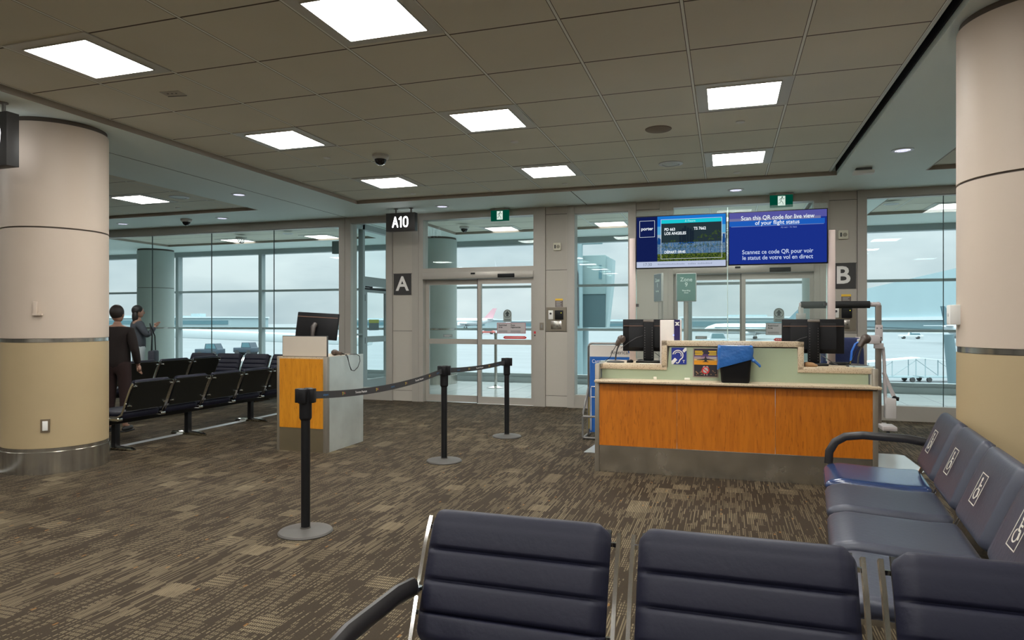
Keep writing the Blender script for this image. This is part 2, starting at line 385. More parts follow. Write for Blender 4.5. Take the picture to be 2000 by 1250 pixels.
cs = tag(slab_with_holes(-19, 8, -8, 15.4, ZC, 3.62, TR+TRC).build('ceiling', SOFF), kind='structure')
DARK = mat('shadow_gap_black', (.006, .006, .006), .9)
tl = MB()
for (a, b, c, d) in TR+TRC: tl.box(a+(.0 if a > -10 else 0), b-.07, c, d, ZT, ZT+.05)
struct('ceiling', tl, TILE)
gp = MB()
for (a, b, c, d) in TR+TRC: gp.box(b-.07, b, c, d, 3.56, 3.60); gp.box(b-.014, b-.001, c, d, 3.432, 3.56)
struct('trim_2', gp, DARK)
lt = MB()
for (a, b, c, d) in TR+TRC: lt.box(b-.092, b-.07, c, d, ZT-.004, ZT+.05)
struct('trim_7', lt, mat('tile_edge_light', (.62, .66, .62), .5))
# closed lid above everything
struct('ceiling', MB().box(-19, 8, -8, 15.4, 3.62, 3.75), DARK)
# soffit seams and a thin dark edge trim round the trays
sm = MB()
for (x, y0, y1) in ((-6.73, -7, YW-.06), (-2.19, 9.74, YW-.06), (-6.73, 11.2, 14.9)): sm.box(x-.006, x+.006, y0, y1, ZC-.0015, ZC+.01)
struct('trim_3', sm, mat('seam_dark', (.05, .055, .055), .8))
ed = MB()
for (a, b, c, d) in TR+TRC:
    ed.box(a, b, d-.004, d+.012, ZC-.002, ZT)
    ed.box(a-.012, a+.004, c, d, ZC-.002, ZT)
struct('trim_4', ed, mat('tray_edge_bronze', (.36, .32, .27), .6))
# closing walls out of view
WALLP = mat('wall_paint', (.52, .48, .42), .7, noise=.04, nscale=1)
struct('wall_south', MB().box(-19.2, 8.2, -8.2, -8, -.12, 3.75), WALLP)
struct('wall_left', MB().box(-19.2, -19, -8, 15.3, -.12, 3.75), WALLP)
struct('wall_right', MB().box(8, 8.2, -8, 15.3, -.12, 3.75), WALLP)

# ------------------------------------------------------------------ partition wall at Y = 11
def pillar(name, x0, x1, joints=(2.31, 1.27, .19)):
    r = structE(name, ((x0+x1)/2, YW+.06, 0)); ox, oy = -(x0+x1)/2, -(YW+.06)
    mw = .125; m = MB()
    for (a, b) in ((x0, x0+mw), (x1-mw, x1)): m.box(a+ox, b+ox, YW-.06+oy, YW+.17+oy, 0, ZC)
    m.build('edge_post', ALU, r)
    m = MB(); zs = [0]+sorted(joints)+[3.25, ZC]
    for a, b in zip(zs, zs[1:]): m.box(x0+mw+.004+ox, x1-mw-.004+ox, YW-.035+oy, YW+.16+oy, a+.004, b-.004)
    m.build('cladding_panel', CLAD, r)
    MB().box(x0+mw+ox, x1-mw+ox, YW-.02+oy, YW+.14+oy, 0.001, ZC-.001).build('joint_backing', CLADD, r)
    return r
pillar('wall_back', -5.91, -5.26); pillar('wall_back', -3.03, -2.40); pillar('wall_back', -1.51, -.88); pillar('wall_back', 1.35, 1.98)
NWIN = [0]
def window(x0, x1, z0, z1, seams=(), y=YW, head=True, fr=ALU, gl=G_IN, mull=()):
    NWIN[0] += 1
    r = structE('window_%d' % NWIN[0], (x0, y, 0)); m = MB()
    m.box(0, x1-x0, -.05, .13, z1, ZC); m.box(0, x1-x0, -.05, .13, 0, z0)
    m.box(0, x1-x0, -.012, .09, z1-.012, z1)
    for a in mull: m.box(a[0]-x0, a[1]-x0, -.05, .13, z0, z1)
    m.build('window_frame', fr, r)
    MB().box(.001, x1-x0-.001, .03, .042, z0, z1).build('window_pane', gl, r)
    if seams:
        s_ = MB()
        for x in seams: s_.box(x-x0-.004, x-x0+.004, .026, .046, z0, z1)
        s_.build('glass_joint', mat('glass_joint', (.03, .06, .06), .4), r)
    return r
window(-18.9, -6.90, .215, 3.235, seams=(-17.4, -15.9, -14.4, -12.9, -11.418, -9.90, -8.405))
NWIN[0] = NWIN[0]
pm = MB()   # double jamb post between the long glass wall and the narrow window
pm.box(-6.90, -6.775, YW-.055, YW+.17, 0, ZC); pm.box(-6.768, -6.65, YW-.055, YW+.17, 0, ZC)
struct('trim_5', pm, ALU)
window(-6.65, -5.91, .215, 3.27)
window(-2.40, -1.51, .215, 3.245)
window(1.98, 7.9, .215, 3.265, seams=(2.981, 4.5, 6.0))

def decal_poly(n=16):
    pts = [(-.075, -.11), (.075, -.11)]
    for i in range(n+1):
        a = PI*i/n; pts.append((.075*math.cos(a), .03+.075*math.sin(a)))
    return pts
def sliding_door(idx, x0, signs=True):
    r = structE('door_%d' % idx, (x0, YW, 0)); w = 2.23
    m = MB()
    m.box(0, .085, -.05, .16, 0, ZC); m.box(w-.085, w, -.05, .16, 0, ZC)        # outer jambs
    m.box(.085, w-.085, -.05, .16, 3.26, ZC); m.box(.085, w-.085, -.05, .16, 2.31, 2.39)
    m.build('door_frame', ALU, r)
    MB().box(.085, w-.085, .05, .062, 2.39, 3.26).build('transom_pane', G_IN, r)
    box('operator_header', mat('header_alu', (.42, .395, .35), .38, .3), r, .085, w-.085, -.085, .16, 2.195, 2.31, r=.004)
    def leaf(a, b, y, name, m2):
        L = MB(); st = .062
        L.box(a, a+st, y, y+.045, .01, 2.19); L.box(b-st, b, y, y+.045, .01, 2.19)
        L.box(a+st, b-st, y, y+.045, 2.10, 2.19); L.box(a+st, b-st, y, y+.045, 1.04, 1.13); L.box(a+st, b-st, y, y+.045, .01, .125)
        lf = L.build(name, m2, r)
        P = MB(); P.box(a+st, b-st, y+.018, y+.028, 1.13, 2.10); P.box(a+st, b-st, y+.018, y+.028, .125, 1.04); P.build('door_glass', G_DOOR, lf)
        return lf
    la = leaf(.085, 1.155, .075, 'fixed_leaf', ALU); lb = leaf(1.115, w-.075, .0, 'sliding_leaf', ALU)
    MB().box(1.105, 1.114, .0, .12, .01, 2.19).build('black_seal', BLACK, lb)
    MB().box(1.12, w-.1, -.03, .05, 0.001, .008).build('threshold', mat('threshold_light', (.7, .7, .68), .3), r)
    # sensors in the header
    box('motion_sensor', BLACK, r, 1.52, 1.82, -.115, -.086, 2.20, 2.265, r=.006)
    box('status_lamp', BLACK, r, 1.02, 1.10, -.095, -.086, 2.265, 2.295)
    y = .012
    # arch-shaped arrow notice
    A = thing('x', None, None) if False else None
    gx = 1.66
    d = MB(); d.prism([(gx+a, 1.545+b) for a, b in decal_poly()], y, y+.003); arch = d.build('arrow_notice', mat('notice_grey_green', (.28, .33, .31), .5), lb)
    d = MB(); d.ring((gx, 1.575), .068, .007, y-.002, y); ar = [(0, .05), (.045, -.01), (.02, -.004), (.022, -.045), (-.022, -.045), (-.02, -.004), (-.045, -.01)]
    d.prism([(gx+a, 1.575+b) for a, b in ar], y-.002, y)
    for k in range(2): d.box(gx-.055, gx+.055, y-.002, y, 1.468-.022*k, 1.476-.022*k)
    d.build('arrow_symbol', mat('notice_black', (.02, .035, .035), .5), arch)
    # bilingual restricted area notice
    nb = MB().box(gx-.19, gx+.33, y, y+.003, 1.235, 1.42).build('area_notice_border', mat('notice_border', (.42, .10, .12), .5), lb) if idx == 1 else MB().box(gx-.19, gx+.33, y, y+.003, 1.235, 1.42).build('area_notice_border', MGREY, lb)
    MB().box(gx-.182, gx+.322, y-.002, y, 1.243, 1.412).build('area_notice_panel', mat('notice_panel', (.46, .42, .42), .6), nb)
    text('area_notice_lettering', 'Restricted\nArea', .036, BLKL, nb, gx-.16, y-.003, 1.378-.018, 'LEFT', offset=.001)
    text('area_notice_lettering', 'Zone\nréglementée', .036, BLKL, nb, gx+.06, y-.003, 1.378-.018, 'LEFT', offset=.001)
    d = MB()
    for k in range(2):
        d.box(gx-.16, gx+.0, y-.003, y-.002, 1.275-.016*k, 1.281-.016*k); d.box(gx+.06, gx+.24, y-.003, y-.002, 1.275-.016*k, 1.281-.016*k)
    d.build('area_notice_small_print', DGREY, nb)
    # red pill sticker
    pts = [(gx-.08+a, 1.165+b) for a, b in ((0, 0), (.03, .024), (.40, .024), (.43, 0), (.40, -.024), (.03, -.024))]
    p = MB().prism(pts, y, y+.003).build('red_sticker', RED, lb)
    d = MB()
    for k in range(14): d.box(gx-.04+k*.026, gx-.04+k*.026+.016, y-.002, y, 1.157, 1.173)
    d.build('red_sticker_lettering', mat('sticker_pink', (.75, .45, .42), .6), p)
    s2 = MB().box(.42, .60, .09, .093, 1.16, 1.21).build('small_notice', mat('notice_teal_grey', (.22, .27, .27), .5), la)
    d = MB(); d.box(.44, .58, .088, .09, 1.19, 1.197); d.box(.44, .54, .088, .09, 1.173, 1.18); d.build('small_notice_lettering', LGREY, s2)
    # emergency button pair on the right jamb
    box('call_button', RED, r, w-.072, w-.042, -.058, -.05, 1.235, 1.275)
    MB().cyl((w-.057, -.058, 1.205), (w-.057, -.05, 1.205), .014).build('key_switch', DGREY, r)
    return r
sliding_door(1, -5.26); sliding_door(2, -.88)

# side glazing with a hinged door across the corridor (X = -6.9)
r = structE('window_20', (-6.9, 11.17, 0)); m = MB()
m.box(-.05, .05, 0, .62, 0, .1); m.box(-.05, .05, .56, .64, 0, ZC); m.box(-.05, .05, 1.68, 1.76, 0, ZC); m.box(-.05, .05, 1.76, 3.9, 0, .2)
m.box(-.05, .05, 0, 3.9, 3.27, ZC); m.box(-.05, .05, .64, 1.68, 2.16, 2.34); m.box(-.05, .05, 0, .06, 0, ZC); m.box(-.04, .04, 0, .6, 1.17, 1.20)
m.build('window_frame', ALUO, r)
m = MB(); m.box(-.006, .006, .06, .56, .1, 3.27); m.box(-.006, .006, .64, 1.68, 2.34, 3.27); m.box(-.006, .006, 1.76, 3.88, .2, 3.27); m.build('window_pane', G_DOOR, r)
r = structE('door_3', (-6.9, 11.82, 0)); m = MB()
m.box(-.03, .03, 0, .12, .01, 2.11); m.box(-.03, .03, .90, 1.02, .01, 2.11); m.box(-.03, .03, .12, .90, 2.03, 2.11); m.box(-.03, .03, .12, .9, 1.02, 1.14); m.box(-.03, .03, .12, .9, .01, .27)
lf = m.build('door_leaf', ALUO, r)
m = MB(); m.box(-.005, .005, .12, .9, 1.14, 2.03); m.box(-.005, .005, .12, .9, .27, 1.02); m.build('door_glass', G_DOOR, lf)
m = MB(); m.box(.03, .05, .03, .3, 2.12, 2.15); m.box(.03, .06, .0, .95, 2.085, 2.115, r=.004); m.build('door_closer', BLACK, r)
m = MB(); m.box(.03, .06, .93, 1.0, 1.0, 1.2, r=.008); m.cyl((.06, .965, 1.1), (.11, .965, 1.1), .012); m.cyl((.11, .965, 1.1), (.11, .86, 1.1), .012); m.build('door_handle', CHROME, r)
m = MB(); m.box(.03, .05, -.012, .012, 1.85, 1.98); m.box(.03, .05, -.012, .012, 1.0, 1.12); m.build('hinge', DGREY, r)
n_ = box('door_notice', mat('notice_steel', (.12, .17, .18), .5), r, .008, .012, .22, .62, 1.26, 1.48)
box('yellow_strip', mat('notice_olive', (.45, .50, .10), .5), n_, .012, .014, .22, .62, 1.41, 1.48)

# ------------------------------------------------------------------ outer glazing
def outer():
    xs = [-14.80-2.8*1, -14.80, -12.0, -9.2, -6.4, -3.6, -.8, 2.0, 4.8, 7.6]
    k = 10
    for a, b in zip([-19]+xs, xs+[8.0]):
        if b-a < .3: continue
        k += 1
        r = structE('window_%d' % k, (a, YO, 0)); m = MB(); w = b-a
        m.box(0, w, 0, .2, 3.25, ZC); m.box(0, w, -.02, .2, 0, .125); m.box(0, w, .03, .2, .125, .21)
        m.box(0, .10, 0, .16, .21, 3.25)
        for z in (1.225, 2.235): m.box(.10, w, .02, .14, z, z+.055)
        m.build('window_frame', ALUO, r)
        MB().box(.10, w, .06, .072, .21, 3.25).build('window_pane', G_OUT, r)
outer()

# ------------------------------------------------------------------ ceiling fixtures
PANELM = emis('light_diffuser', (1.0, .985, .95), PANEL_L)
def make_light():
    t = thing('ceiling_light', '', 'ceiling light')
    m = MB()
    for (a, b, c, d) in ((-.385, .385, .30, .378), (-.385, .385, -.378, -.30), (-.385, -.295, -.30, .30), (.295, .385, -.30, .30)): m.box(a, b, c, d, -.008, 0)
    for (a, b, c, d) in ((-.30, .30, .292, .30), (-.30, .30, -.30, -.292), (-.30, -.292, -.292, .292), (.292, .30, -.292, .292)): m.box(a, b, c, d, -.016, -.008)
    m.build('light_frame', mat('light_frame_paint', (.60, .60, .55), .5), t)
    MB().box(-.292, .292, -.292, .292, -.012, -.002).build('diffuser', PANELM, t)
    return t
L0 = make_light()
lights = [
 (-4.56, 3.84, 'square ceiling light panel nearest the top left corner of the photo'),
 (-2.215, 3.84, 'largest square ceiling light panel, cut by the top edge of the photo'),
 (-4.56, 6.19, 'ceiling light panel in the second row, nearest the left column'),
 (-2.215, 6.19, 'ceiling light panel in the second row, in the middle of the main ceiling tray'),
 (.145, 6.19, 'large ceiling light panel high above the boarding counter'),
 (-4.56, 8.55, 'small far ceiling light panel, leftmost of the three in the far row'),
 (-2.215, 8.55, 'small far ceiling light panel, middle one of the far row'),
 (.145, 8.55, 'small far ceiling light panel above the flight screens'),
 (-9.03, 8.50, 'ceiling light panel in the left tray, above the window seating'),
 (-11.38, 8.50, 'ceiling light panel in the left tray, hidden behind the left column'),
 (-4.56, 13.58, 'corridor ceiling light seen through the glass above the left sliding door'),
 (-2.215, 13.58, 'corridor ceiling light seen through the narrow window by the boarding counter'),
 (-9.0, 13.56, 'corridor ceiling light seen through the left glass wall, nearer its right end'),
 (-11.4, 13.6, 'corridor ceiling light seen through the left glass wall, behind the dome camera'),
 (3.72, 13.2, 'corridor ceiling light seen through the right window beside the column'),
 (.145, 13.58, 'corridor ceiling light behind the right sliding door')]
for i, (x, y, lb) in enumerate(lights):
    o = L0 if i == 0 else dup(L0, (0, 0, 0))
    if y > YW:
        for c_ in o.children:
            if c_.name.startswith('diffuser'): c_.data = c_.data.copy(); c_.data.materials[0] = emis('corridor_diffuser', (1.0, .95, .86), 4.0)
    o.location = (x, y, ZT); o['label'] = lb; o['group'] = 'square fluorescent ceiling panels'
for x in (-4.56, -2.215, .145):
    for y in (1.49, -.86, -3.21, -5.56):
        if True: o = dup(L0, (x, y, ZT), label='square ceiling light panel behind the camera', group='ceiling panels behind the camera')
for x, y in ((.145, 3.84), (3.7, 3.84), (3.7, 1.49), (3.7, -.86), (6.0, 6.19), (-9.03, 3.84), (-9.03, 1.49), (-11.38, 3.84), (-9.03, -.86), (3.7, 8.5)):
    o = dup(L0, (x, y, ZT), label='square ceiling light panel out of the frame', group='ceiling panels out of the frame')

DLM = emis('downlight_lamp', (.80, .80, 1.0), 1.6)
def downlight(loc, label, sc=1.0, on=True, group='small round downlights in the soffit'):
    t = thing('downlight', label, 'downlight', loc, 0, group, sc)
    MB().lathe([(.115, 0), (.115, -.006), (.085, -.010), (.08, -.002)], n=28).build('trim_ring', mat('downlight_ring', (.62, .64, .66), .4), t)
    MB().lathe([(.078, -.001), (.076, -.006), (.03, -.008), (0, -.008)], n=24).build('lamp', DLM if on else mat('downlight_off', (.5, .55, .53), .4), t)
    if on:
        m = MB()
        for k in range(3): m.ring((0, 0), .065-.018*k, .004, -.0005, .0005)
        m.mx = Matrix.Identity(4)
        bmesh.ops.rotate(m.bm, verts=m.bm.verts, cent=(0, 0, 0), matrix=Matrix.Rotation(PI/2, 3, 'X')); bmesh.ops.translate(m.bm, verts=m.bm.verts, vec=(0, 0, -.0095))
        m.build('louvre', MGREY, t)
    return t
for x, y, lb in ((-7.07, 8.45, 'round downlight in the soffit right of the left ceiling tray'), (-8.99, 10.29, 'round downlight in the soffit right of the black dome camera'), (-11.39, 10.29, 'round downlight in the soffit just right of the left column'), (-4.54, 10.36, 'round downlight in the soffit between the gate sign and the exit sign'), (.144, 10.38, 'round downlight in the soffit above the flight screens'), (1.905, 8.53, 'round downlight in the soffit left of the right column')):
    downlight((x, y, ZC), lb)
downlight((-.656, 8.617, ZT), 'large pale round fitting set in a tile left of the far ceiling light', 1.3, False, 'large round fittings in the tiles')
downlight((-8.31, 8.554, ZT), 'large pale round fitting set in a tile of the left tray', 1.3, False, 'large round fittings in the tiles')
downlight((-9.2, 12.55, ZC), 'round downlight in the corridor soffit behind the left glass wall', 1, False, 'corridor downlights')
downlight((2.6, 12.4, ZC), 'round downlight in the corridor soffit behind the right window', 1, False, 'corridor downlights')
# speaker grille, sprinklers, smoke detector, vent
t = thing('ceiling_speaker', 'brown round speaker grille in the ceiling tiles above the screens', 'speaker', (-.66, 7.03, ZT))
MB().lathe([(.135, 0), (.13, -.008), (.05, -.02), (0, -.024)], n=28).build('grille', mat('speaker_brown', (.22, .17, .12), .7), t)
for x, y, lb in ((-2.215, 7.031, 'small white sprinkler cover behind the middle ceiling light'), (.14, 7.006, 'small white sprinkler cover behind the large light above the counter'), (.143, 9.39, 'small white sprinkler cover by the far edge above the screens'), (-4.597, 7.025, 'small white sprinkler cover behind the second left ceiling light'), (-4.616, 9.416, 'small white sprinkler cover above the gate sign'), (-2.2, 9.40, 'small white sprinkler cover in front of the middle far light'), (-9.12, 9.36, 'small white sprinkler cover in the left tray')):
    t = thing('sprinkler_cover', lb, 'sprinkler', (x, y, ZT), 0, 'sprinkler covers')
    MB().lathe([(.045, 0), (.042, -.010), (.02, -.014), (0, -.015)], n=20).build('cover_plate', WHITE, t)
t = thing('smoke_detector', 'white rectangular detector on the soffit right of the black ceiling gap', 'detector', (1.66, 9.40, ZC))
box('base_plate', mat('detector_base', (.10, .11, .11), .6), t, -.09, .09, -.05, .05, -.03, 0); box('cover', WHITE, t, -.12, .12, -.06, .06, -.075, -.03, r=.01)
t = thing('ceiling_access_plate', 'small marked plate in the ceiling tile beside the first left light', 'ceiling plate', (-4.58, 4.65, ZT), .15)
m = MB(); m.box(-.09, .09, -.06, .06, -.004, 0); m.build('plate', mat('tile_plate', (.48, .46, .40), .8), t)
m = MB(); m.box(-.09, .09, .05, .058, -.006, -.004)
for k in range(3): m.box(-.05+.04*k, -.035+.04*k, -.02, -.01, -.006, -.004)
m.build('slot', DGREY, t)
def dome(loc, label, sc=1.0):
    t = thing('dome_camera', label, 'security camera', loc, 0, 'ceiling dome cameras', sc)
    MB().lathe([(.10, 0), (.10, -.03), (.085, -.05), (.075, -.055)], n=28).build('housing', mat('dome_housing', (.55, .55, .52), .4), t)
    MB().lathe([(.072, -.05), (.068, -.075), (.05, -.105), (.025, -.12), (0, -.124)], n=28).build('dome', mat('dome_smoke', (.01, .01, .012), .08), t)
dome((-3.92, 7.12, ZT), 'smoked dome camera on the main ceiling left of the middle light')
dome((-9.73, 10.19, ZC), 'black dome camera on the soffit above the left glass wall')
dome((-5.07, 12.68, ZC), 'dome camera in the corridor seen above the left sliding door')
dome((-10.6, 12.75, ZC), 'dome camera in the corridor seen through the left glass wall', 1.2)

# ------------------------------------------------------------------ columns
COLG = mat('column_glass_dimmed', (.42, .47, .44), .55, noise=.06, nscale=1.5)  # darker grey-green puts the dimming by the glass into the column colour
def column(loc, label, inside=True, R=.45):
    t = thing('column', label, 'column', loc, 0, None)
    n = 96
    MB().lathe([(R+.004, 1.285), (R+.004, 2.330)], n=n).build('upper_panel', CREAM if inside else COLG, t, 60)
    MB().lathe([(R+.004, 2.345), (R+.004, 3.335)], n=n).build('upper_panel', CREAM if inside else COLG, t, 60)
    MB().lathe([(R+.004, .245), (R+.004, 1.245)], n=n).build('lower_panel', SAND if inside else COLG, t, 60)
    MB().lathe([(R-.01, .2), (R-.01, ZC)], n=n).build('core', mat('column_core', (.09, .07, .055), .7), t, 60)
    MB().lathe([(R+.0, 1.248), (R+.0, 1.282)], n=n).build('steel_band', STEEL, t, 60)
    MB().lathe([(R+.016, 0), (R+.016, .208), (R+.008, .212), (R+.008, .243)], n=n).build('steel_base', STEEL, t)
    return t
column((-6.42, 5.02, 0), 'massive round cream column at the left edge with steel base')
column((1.90, 5.02, 0), 'massive round cream column at the right edge behind the seats')
column((-6.42, 14.37, 0), 'round column in the corridor seen through the left sliding door', False)
column((-14.75, 14.37, 0), 'round column in the corridor seen through the left glass wall', False)
column((1.90, 14.37, 0), 'round column in the corridor behind the pillar with the letter B', False)
def on_column(cx, cy, ang, R=.455):   # position and rotation so local -y points outwards
    return (cx+math.cos(ang)*R, cy+math.sin(ang)*R), ang+PI/2
a = math.radians(-49); (px_, py_), rz = on_column(-6.42, 5.02, a)
t = thing('outlet_plate', 'small framed outlet low on the left column', 'outlet', (px_, py_, .46), rz); 
box('frame', mat('outlet_bronze', (.20, .15, .10), .4, .5), t, -.038, .038, -.008, .01, -.062, .062); box('socket', WHITE, t, -.022, .022, -.014, -.008, -.045, .045, r=.003)
a = math.radians(-57); (px_, py_), rz = on_column(-6.42, 5.02, a)
t = thing('control_box', 'small cream L-shaped control box at head height on the left column', 'control box', (px_, py_, 1.57), rz)
box('housing', CREAM, t, -.03, .005, -.03, .01, -.065, .065, r=.004); box('ledge', CREAM, t, -.03, .045, -.035, .01, -.068, -.052); 
m = MB()
for k in range(5): m.box(-.033, -.029, -.02, -.014, -.04+.02*k, -.034+.02*k)
m.build('vent_slot', DGREY, t)
a = math.radians(177); (px_, py_), rz = on_column(1.90, 5.02, a)
t = thing('wall_box', 'white switch box on the side of the right column', 'switch box', (px_, py_, 1.49), rz)
box('housing', WHITE, t, -.045, .045, -.055, .01, -.065, .065, r=.006); MB().cyl((0, -.057, .0), (0, -.052, .0), .012).build('button', LGREY, t)

# ------------------------------------------------------------------ signs
SGN = mat('sign_case_charcoal', (.035, .033, .032), .4); SGS = mat('sign_case_side', (.10, .10, .10), .35, .4)
GLOW = emis('sign_lit_lettering', (.95, .97, 1.0), 4.5)
def glyphs(name, body, size, m_, parent, x, y, z, back=False):
    # rounded sans-serif strokes on a 0..1 grid (width, height)
    N = 14; arc = lambda cx_, cz_, rx_, rz_, a0, a1: [(cx_+rx_*math.cos(math.radians(a0+(a1-a0)*i/N)), cz_+rz_*math.sin(math.radians(a0+(a1-a0)*i/N))) for i in range(N+1)]
    G = {'A': (.62, [[(.03, .0), (.31, 1)], [(.31, 1), (.59, 0)], [(.13, .32), (.49, .32)]]), '1': (.34, [[(.02, .80), (.22, 1), (.22, 0)]]), '0': (.56, [arc(.28, .70, .22, .30, 0, 180)+arc(.28, .30, .22, .30, 180, 360)+[(.50, .70)]]),
         '9': (.56, [arc(.28, .70, .22, .30, 0, 360), [(.50, .70), (.46, .30), (.30, .02), (.10, .02)]])}
    tot = sum(G[c][0] for c in body)+.13*(len(body)-1); cur = -tot/2; mb = MB(); r_ = .075*size
    for c in body:
        for st in G[c][1]:
            pts = [((-1 if back else 1)*(cur+a_)*size+x, (b_-.5)*size+z) for a_, b_ in st]
            for (a0, b0), (a1, b1) in zip(pts, pts[1:]):
                L_ = math.hypot(a1-a0, b1-b0)
                if L_ < 1e-6: continue
                nx_, nz_ = -(b1-b0)/L_*r_, (a1-a0)/L_*r_; mb.prism([(a0+nx_, b0+nz_), (a1+nx_, b1+nz_), (a1-nx_, b1-nz_), (a0-nx_, b0-nz_)], y, y+(.002 if back else -.002))
            for (a0, b0) in pts: mb.cyl((a0, y, b0), (a0, y+(.002 if back else -.002), b0), r_, n=10)
        cur += G[c][0]+.13
    return mb.build(name, m_, parent)
def gate_sign(loc, w, h, body, label, size, hang, tx=0):
    t = thing('gate_sign', label, 'gate sign', loc)
    box('sign_case', SGN, t, -w/2, w/2, -.055, .055, -h/2, h/2, r=.003)
    glyphs('lettering', body, size, GLOW, t, tx, -.055, 0); glyphs('lettering', body, size, GLOW, t, 0, .055, 0, back=True)
    m = MB()
    for x in (-w*.2, w*.33): m.cyl((x, 0, h/2), (x, 0, hang), .016, n=10); m.cyl((x, 0, hang-.012), (x, 0, hang), .035, n=14)
    m.build('hanger_rod', MGREY, t)
    return t
gate_sign((-5.29, 10.35, 3.142), .545, .31, 'A10', 'black hanging gate sign with lit white characters A10', .165, ZC-3.142)
gate_sign((-6.29, 4.26, 3.045), .66, .47, 'A9', 'black hanging gate sign cut off by the left edge of the photo', .25, ZC-3.045, .09)
def exit_sign(x, y, label):
    t = thing('exit_sign', label, 'exit sign', (x, y, 3.27), 0, None)
    g = emis('exit_green', (.0, .052, .030), 1.0); w = emis('exit_white', (.62, .74, .66), 1.0)
    box('sign_panel', g, t, -.16, .16, -.02, .02, -.105, .075); 
    m = MB(); m.box(-.05, .055, -.023, -.02, -.085, .06); dr = m.build('doorway_symbol', w, t)
    m = MB(); m.sphere((.012, -.026, .042), .011, 1, .3, 1, 10)
    def limb(*p): m.tube([(a, -.0255, b) for a, b in p], .0065, 6, rx=.003)
    limb((.005, .028), (-.008, -.012)); limb((.004, .024), (.030, .012), (.042, .022)); limb((.002, .024), (-.022, .012), (-.03, -.006)); limb((-.008, -.012), (.018, -.035), (.026, -.068)); limb((-.008, -.012), (-.018, -.045), (-.046, -.05))
    m.tube([(-.002, -.0255, .02), (-.006, -.0255, -.012)], .011, 6, rx=.003)
    m.build('running_figure', g, t)
    box('top_rail', ALU, t, -.17, .17, -.035, .035, .075, .095); box('ceiling_mount', ALU, t, -.08, .08, -.03, .03, .095, .11)
exit_sign(-3.68, 10.85, 'green running-man exit sign above the left sliding door')
exit_sign(.80, 10.83, 'green running-man exit sign above the right flight screen')
def letter_sign(x, z, ch, label):
    t = thing('letter_sign', label, 'wall sign', (x, YW-.04, z))
    box('sign_plate', SGN, t, -.175, .175, -.008, .0, -.19, .19); text('letter', ch, .36, WHT, t, 0, -.010, 0, offset=.008)
letter_sign(-5.585, 2.115, 'A', 'dark square wall sign with the white letter A'); letter_sign(1.66, 2.12, 'B', 'dark square wall sign with the white letter B')
def strobe(x, z, label):
    t = thing('fire_strobe', label, 'fire alarm', (x, YW-.04, z), 0, 'fire alarm strobes')
    box('housing', mat('strobe_ivory', (.62, .60, .48), .5), t, -.065, .065, -.035, .0, -.065, .065, r=.006); box('lens', DGREY, t, -.045, -.022, -.045, -.035, -.03, .03, r=.004)
    MB().cyl((.02, -.040, -.002), (.02, -.034, -.002), .030, n=18).build('sounder', mat('strobe_grille', (.28, .26, .2), .6), t)
strobe(-2.695, 2.70, 'square ivory fire alarm high on the pillar right of the left doors'); strobe(1.665, 2.73, 'square ivory fire alarm above the letter B')
def card_reader(x, z, label):
    t = thing('access_panel', label, 'access panel', (x, YW-.04, z), 0, 'steel access control panels')
    box('steel_plate', mat('panel_bronze_steel', (.26, .23, .18), .3, .6), t, -.175, .175, -.012, .0, -.20, .20)
    c = box('card_reader', BLACK, t, -.02, .12, -.045, -.012, -.005, .15, r=.008); box('indicator_lamp', emis('reader_led', (.8, .75, .05), 1.0), c, .085, .097, -.047, -.045, .10, .112)
    k = box('key_switch_plate', WHITE, t, -.135, -.055, -.022, -.012, 0, .15, r=.003); MB().cyl((-.095, -.034, .095), (-.095, -.022, .095), .018, n=16).build('key_switch', DGREY, k)
    box('intercom_plate', STEEL, t, -.09, .09, -.02, -.012, -.165, -.03, r=.003)
    m = MB(); m.cyl((.02, -.024, -.115), (.02, -.02, -.115), .010, n=10); m.cyl((.06, -.024, -.10), (.06, -.02, -.10), .010, n=10); m.build('button', DGREY, t)
    n = thing('instruction_notice', label.replace('steel access panel', 'small notice above the steel access panel'), 'notice', (x+.045, YW-.04, z+.275), 0)
    box('notice_sheet', mat('notice_brown', (.14, .11, .10), .6), n, -.065, .065, -.004, 0, -.07, .04); box('header_strip', YEL, n, -.065, .065, -.004, 0, .04, .072)
    m = MB()
    for k in range(5): m.box(-.048, .045-.02*(k % 2), -.006, -.004, .02-.019*k, .026-.019*k)
    m.build('small_print', LGREY, n)
card_reader(-2.713, 1.48, 'steel access panel with card reader beside the left sliding door')
card_reader(1.66, 1.50, 'steel access panel with card reader under the letter B')
t = thing('push_plate', 'small brushed switch plate on the jamb right of the left doors', 'switch', (-2.965, YW-.061, 1.36)); box('plate', mat('switch_bronze', (.22, .19, .15), .4, .4), t, -.035, .035, -.008, 0, -.062, .062, r=.003)
m = MB(); m.box(-.012, .012, -.014, -.008, -.03, .03); m.build('rocker', MGREY, t)

# ------------------------------------------------------------------ boarding counter
CR = math.radians(.9)
cnt = thing('boarding_counter', 'long boarding counter with orange wood front and raised middle', 'counter', (0.02, 6.43, 0), CR)
X0, X1 = -1.225, 1.235; YB = .78
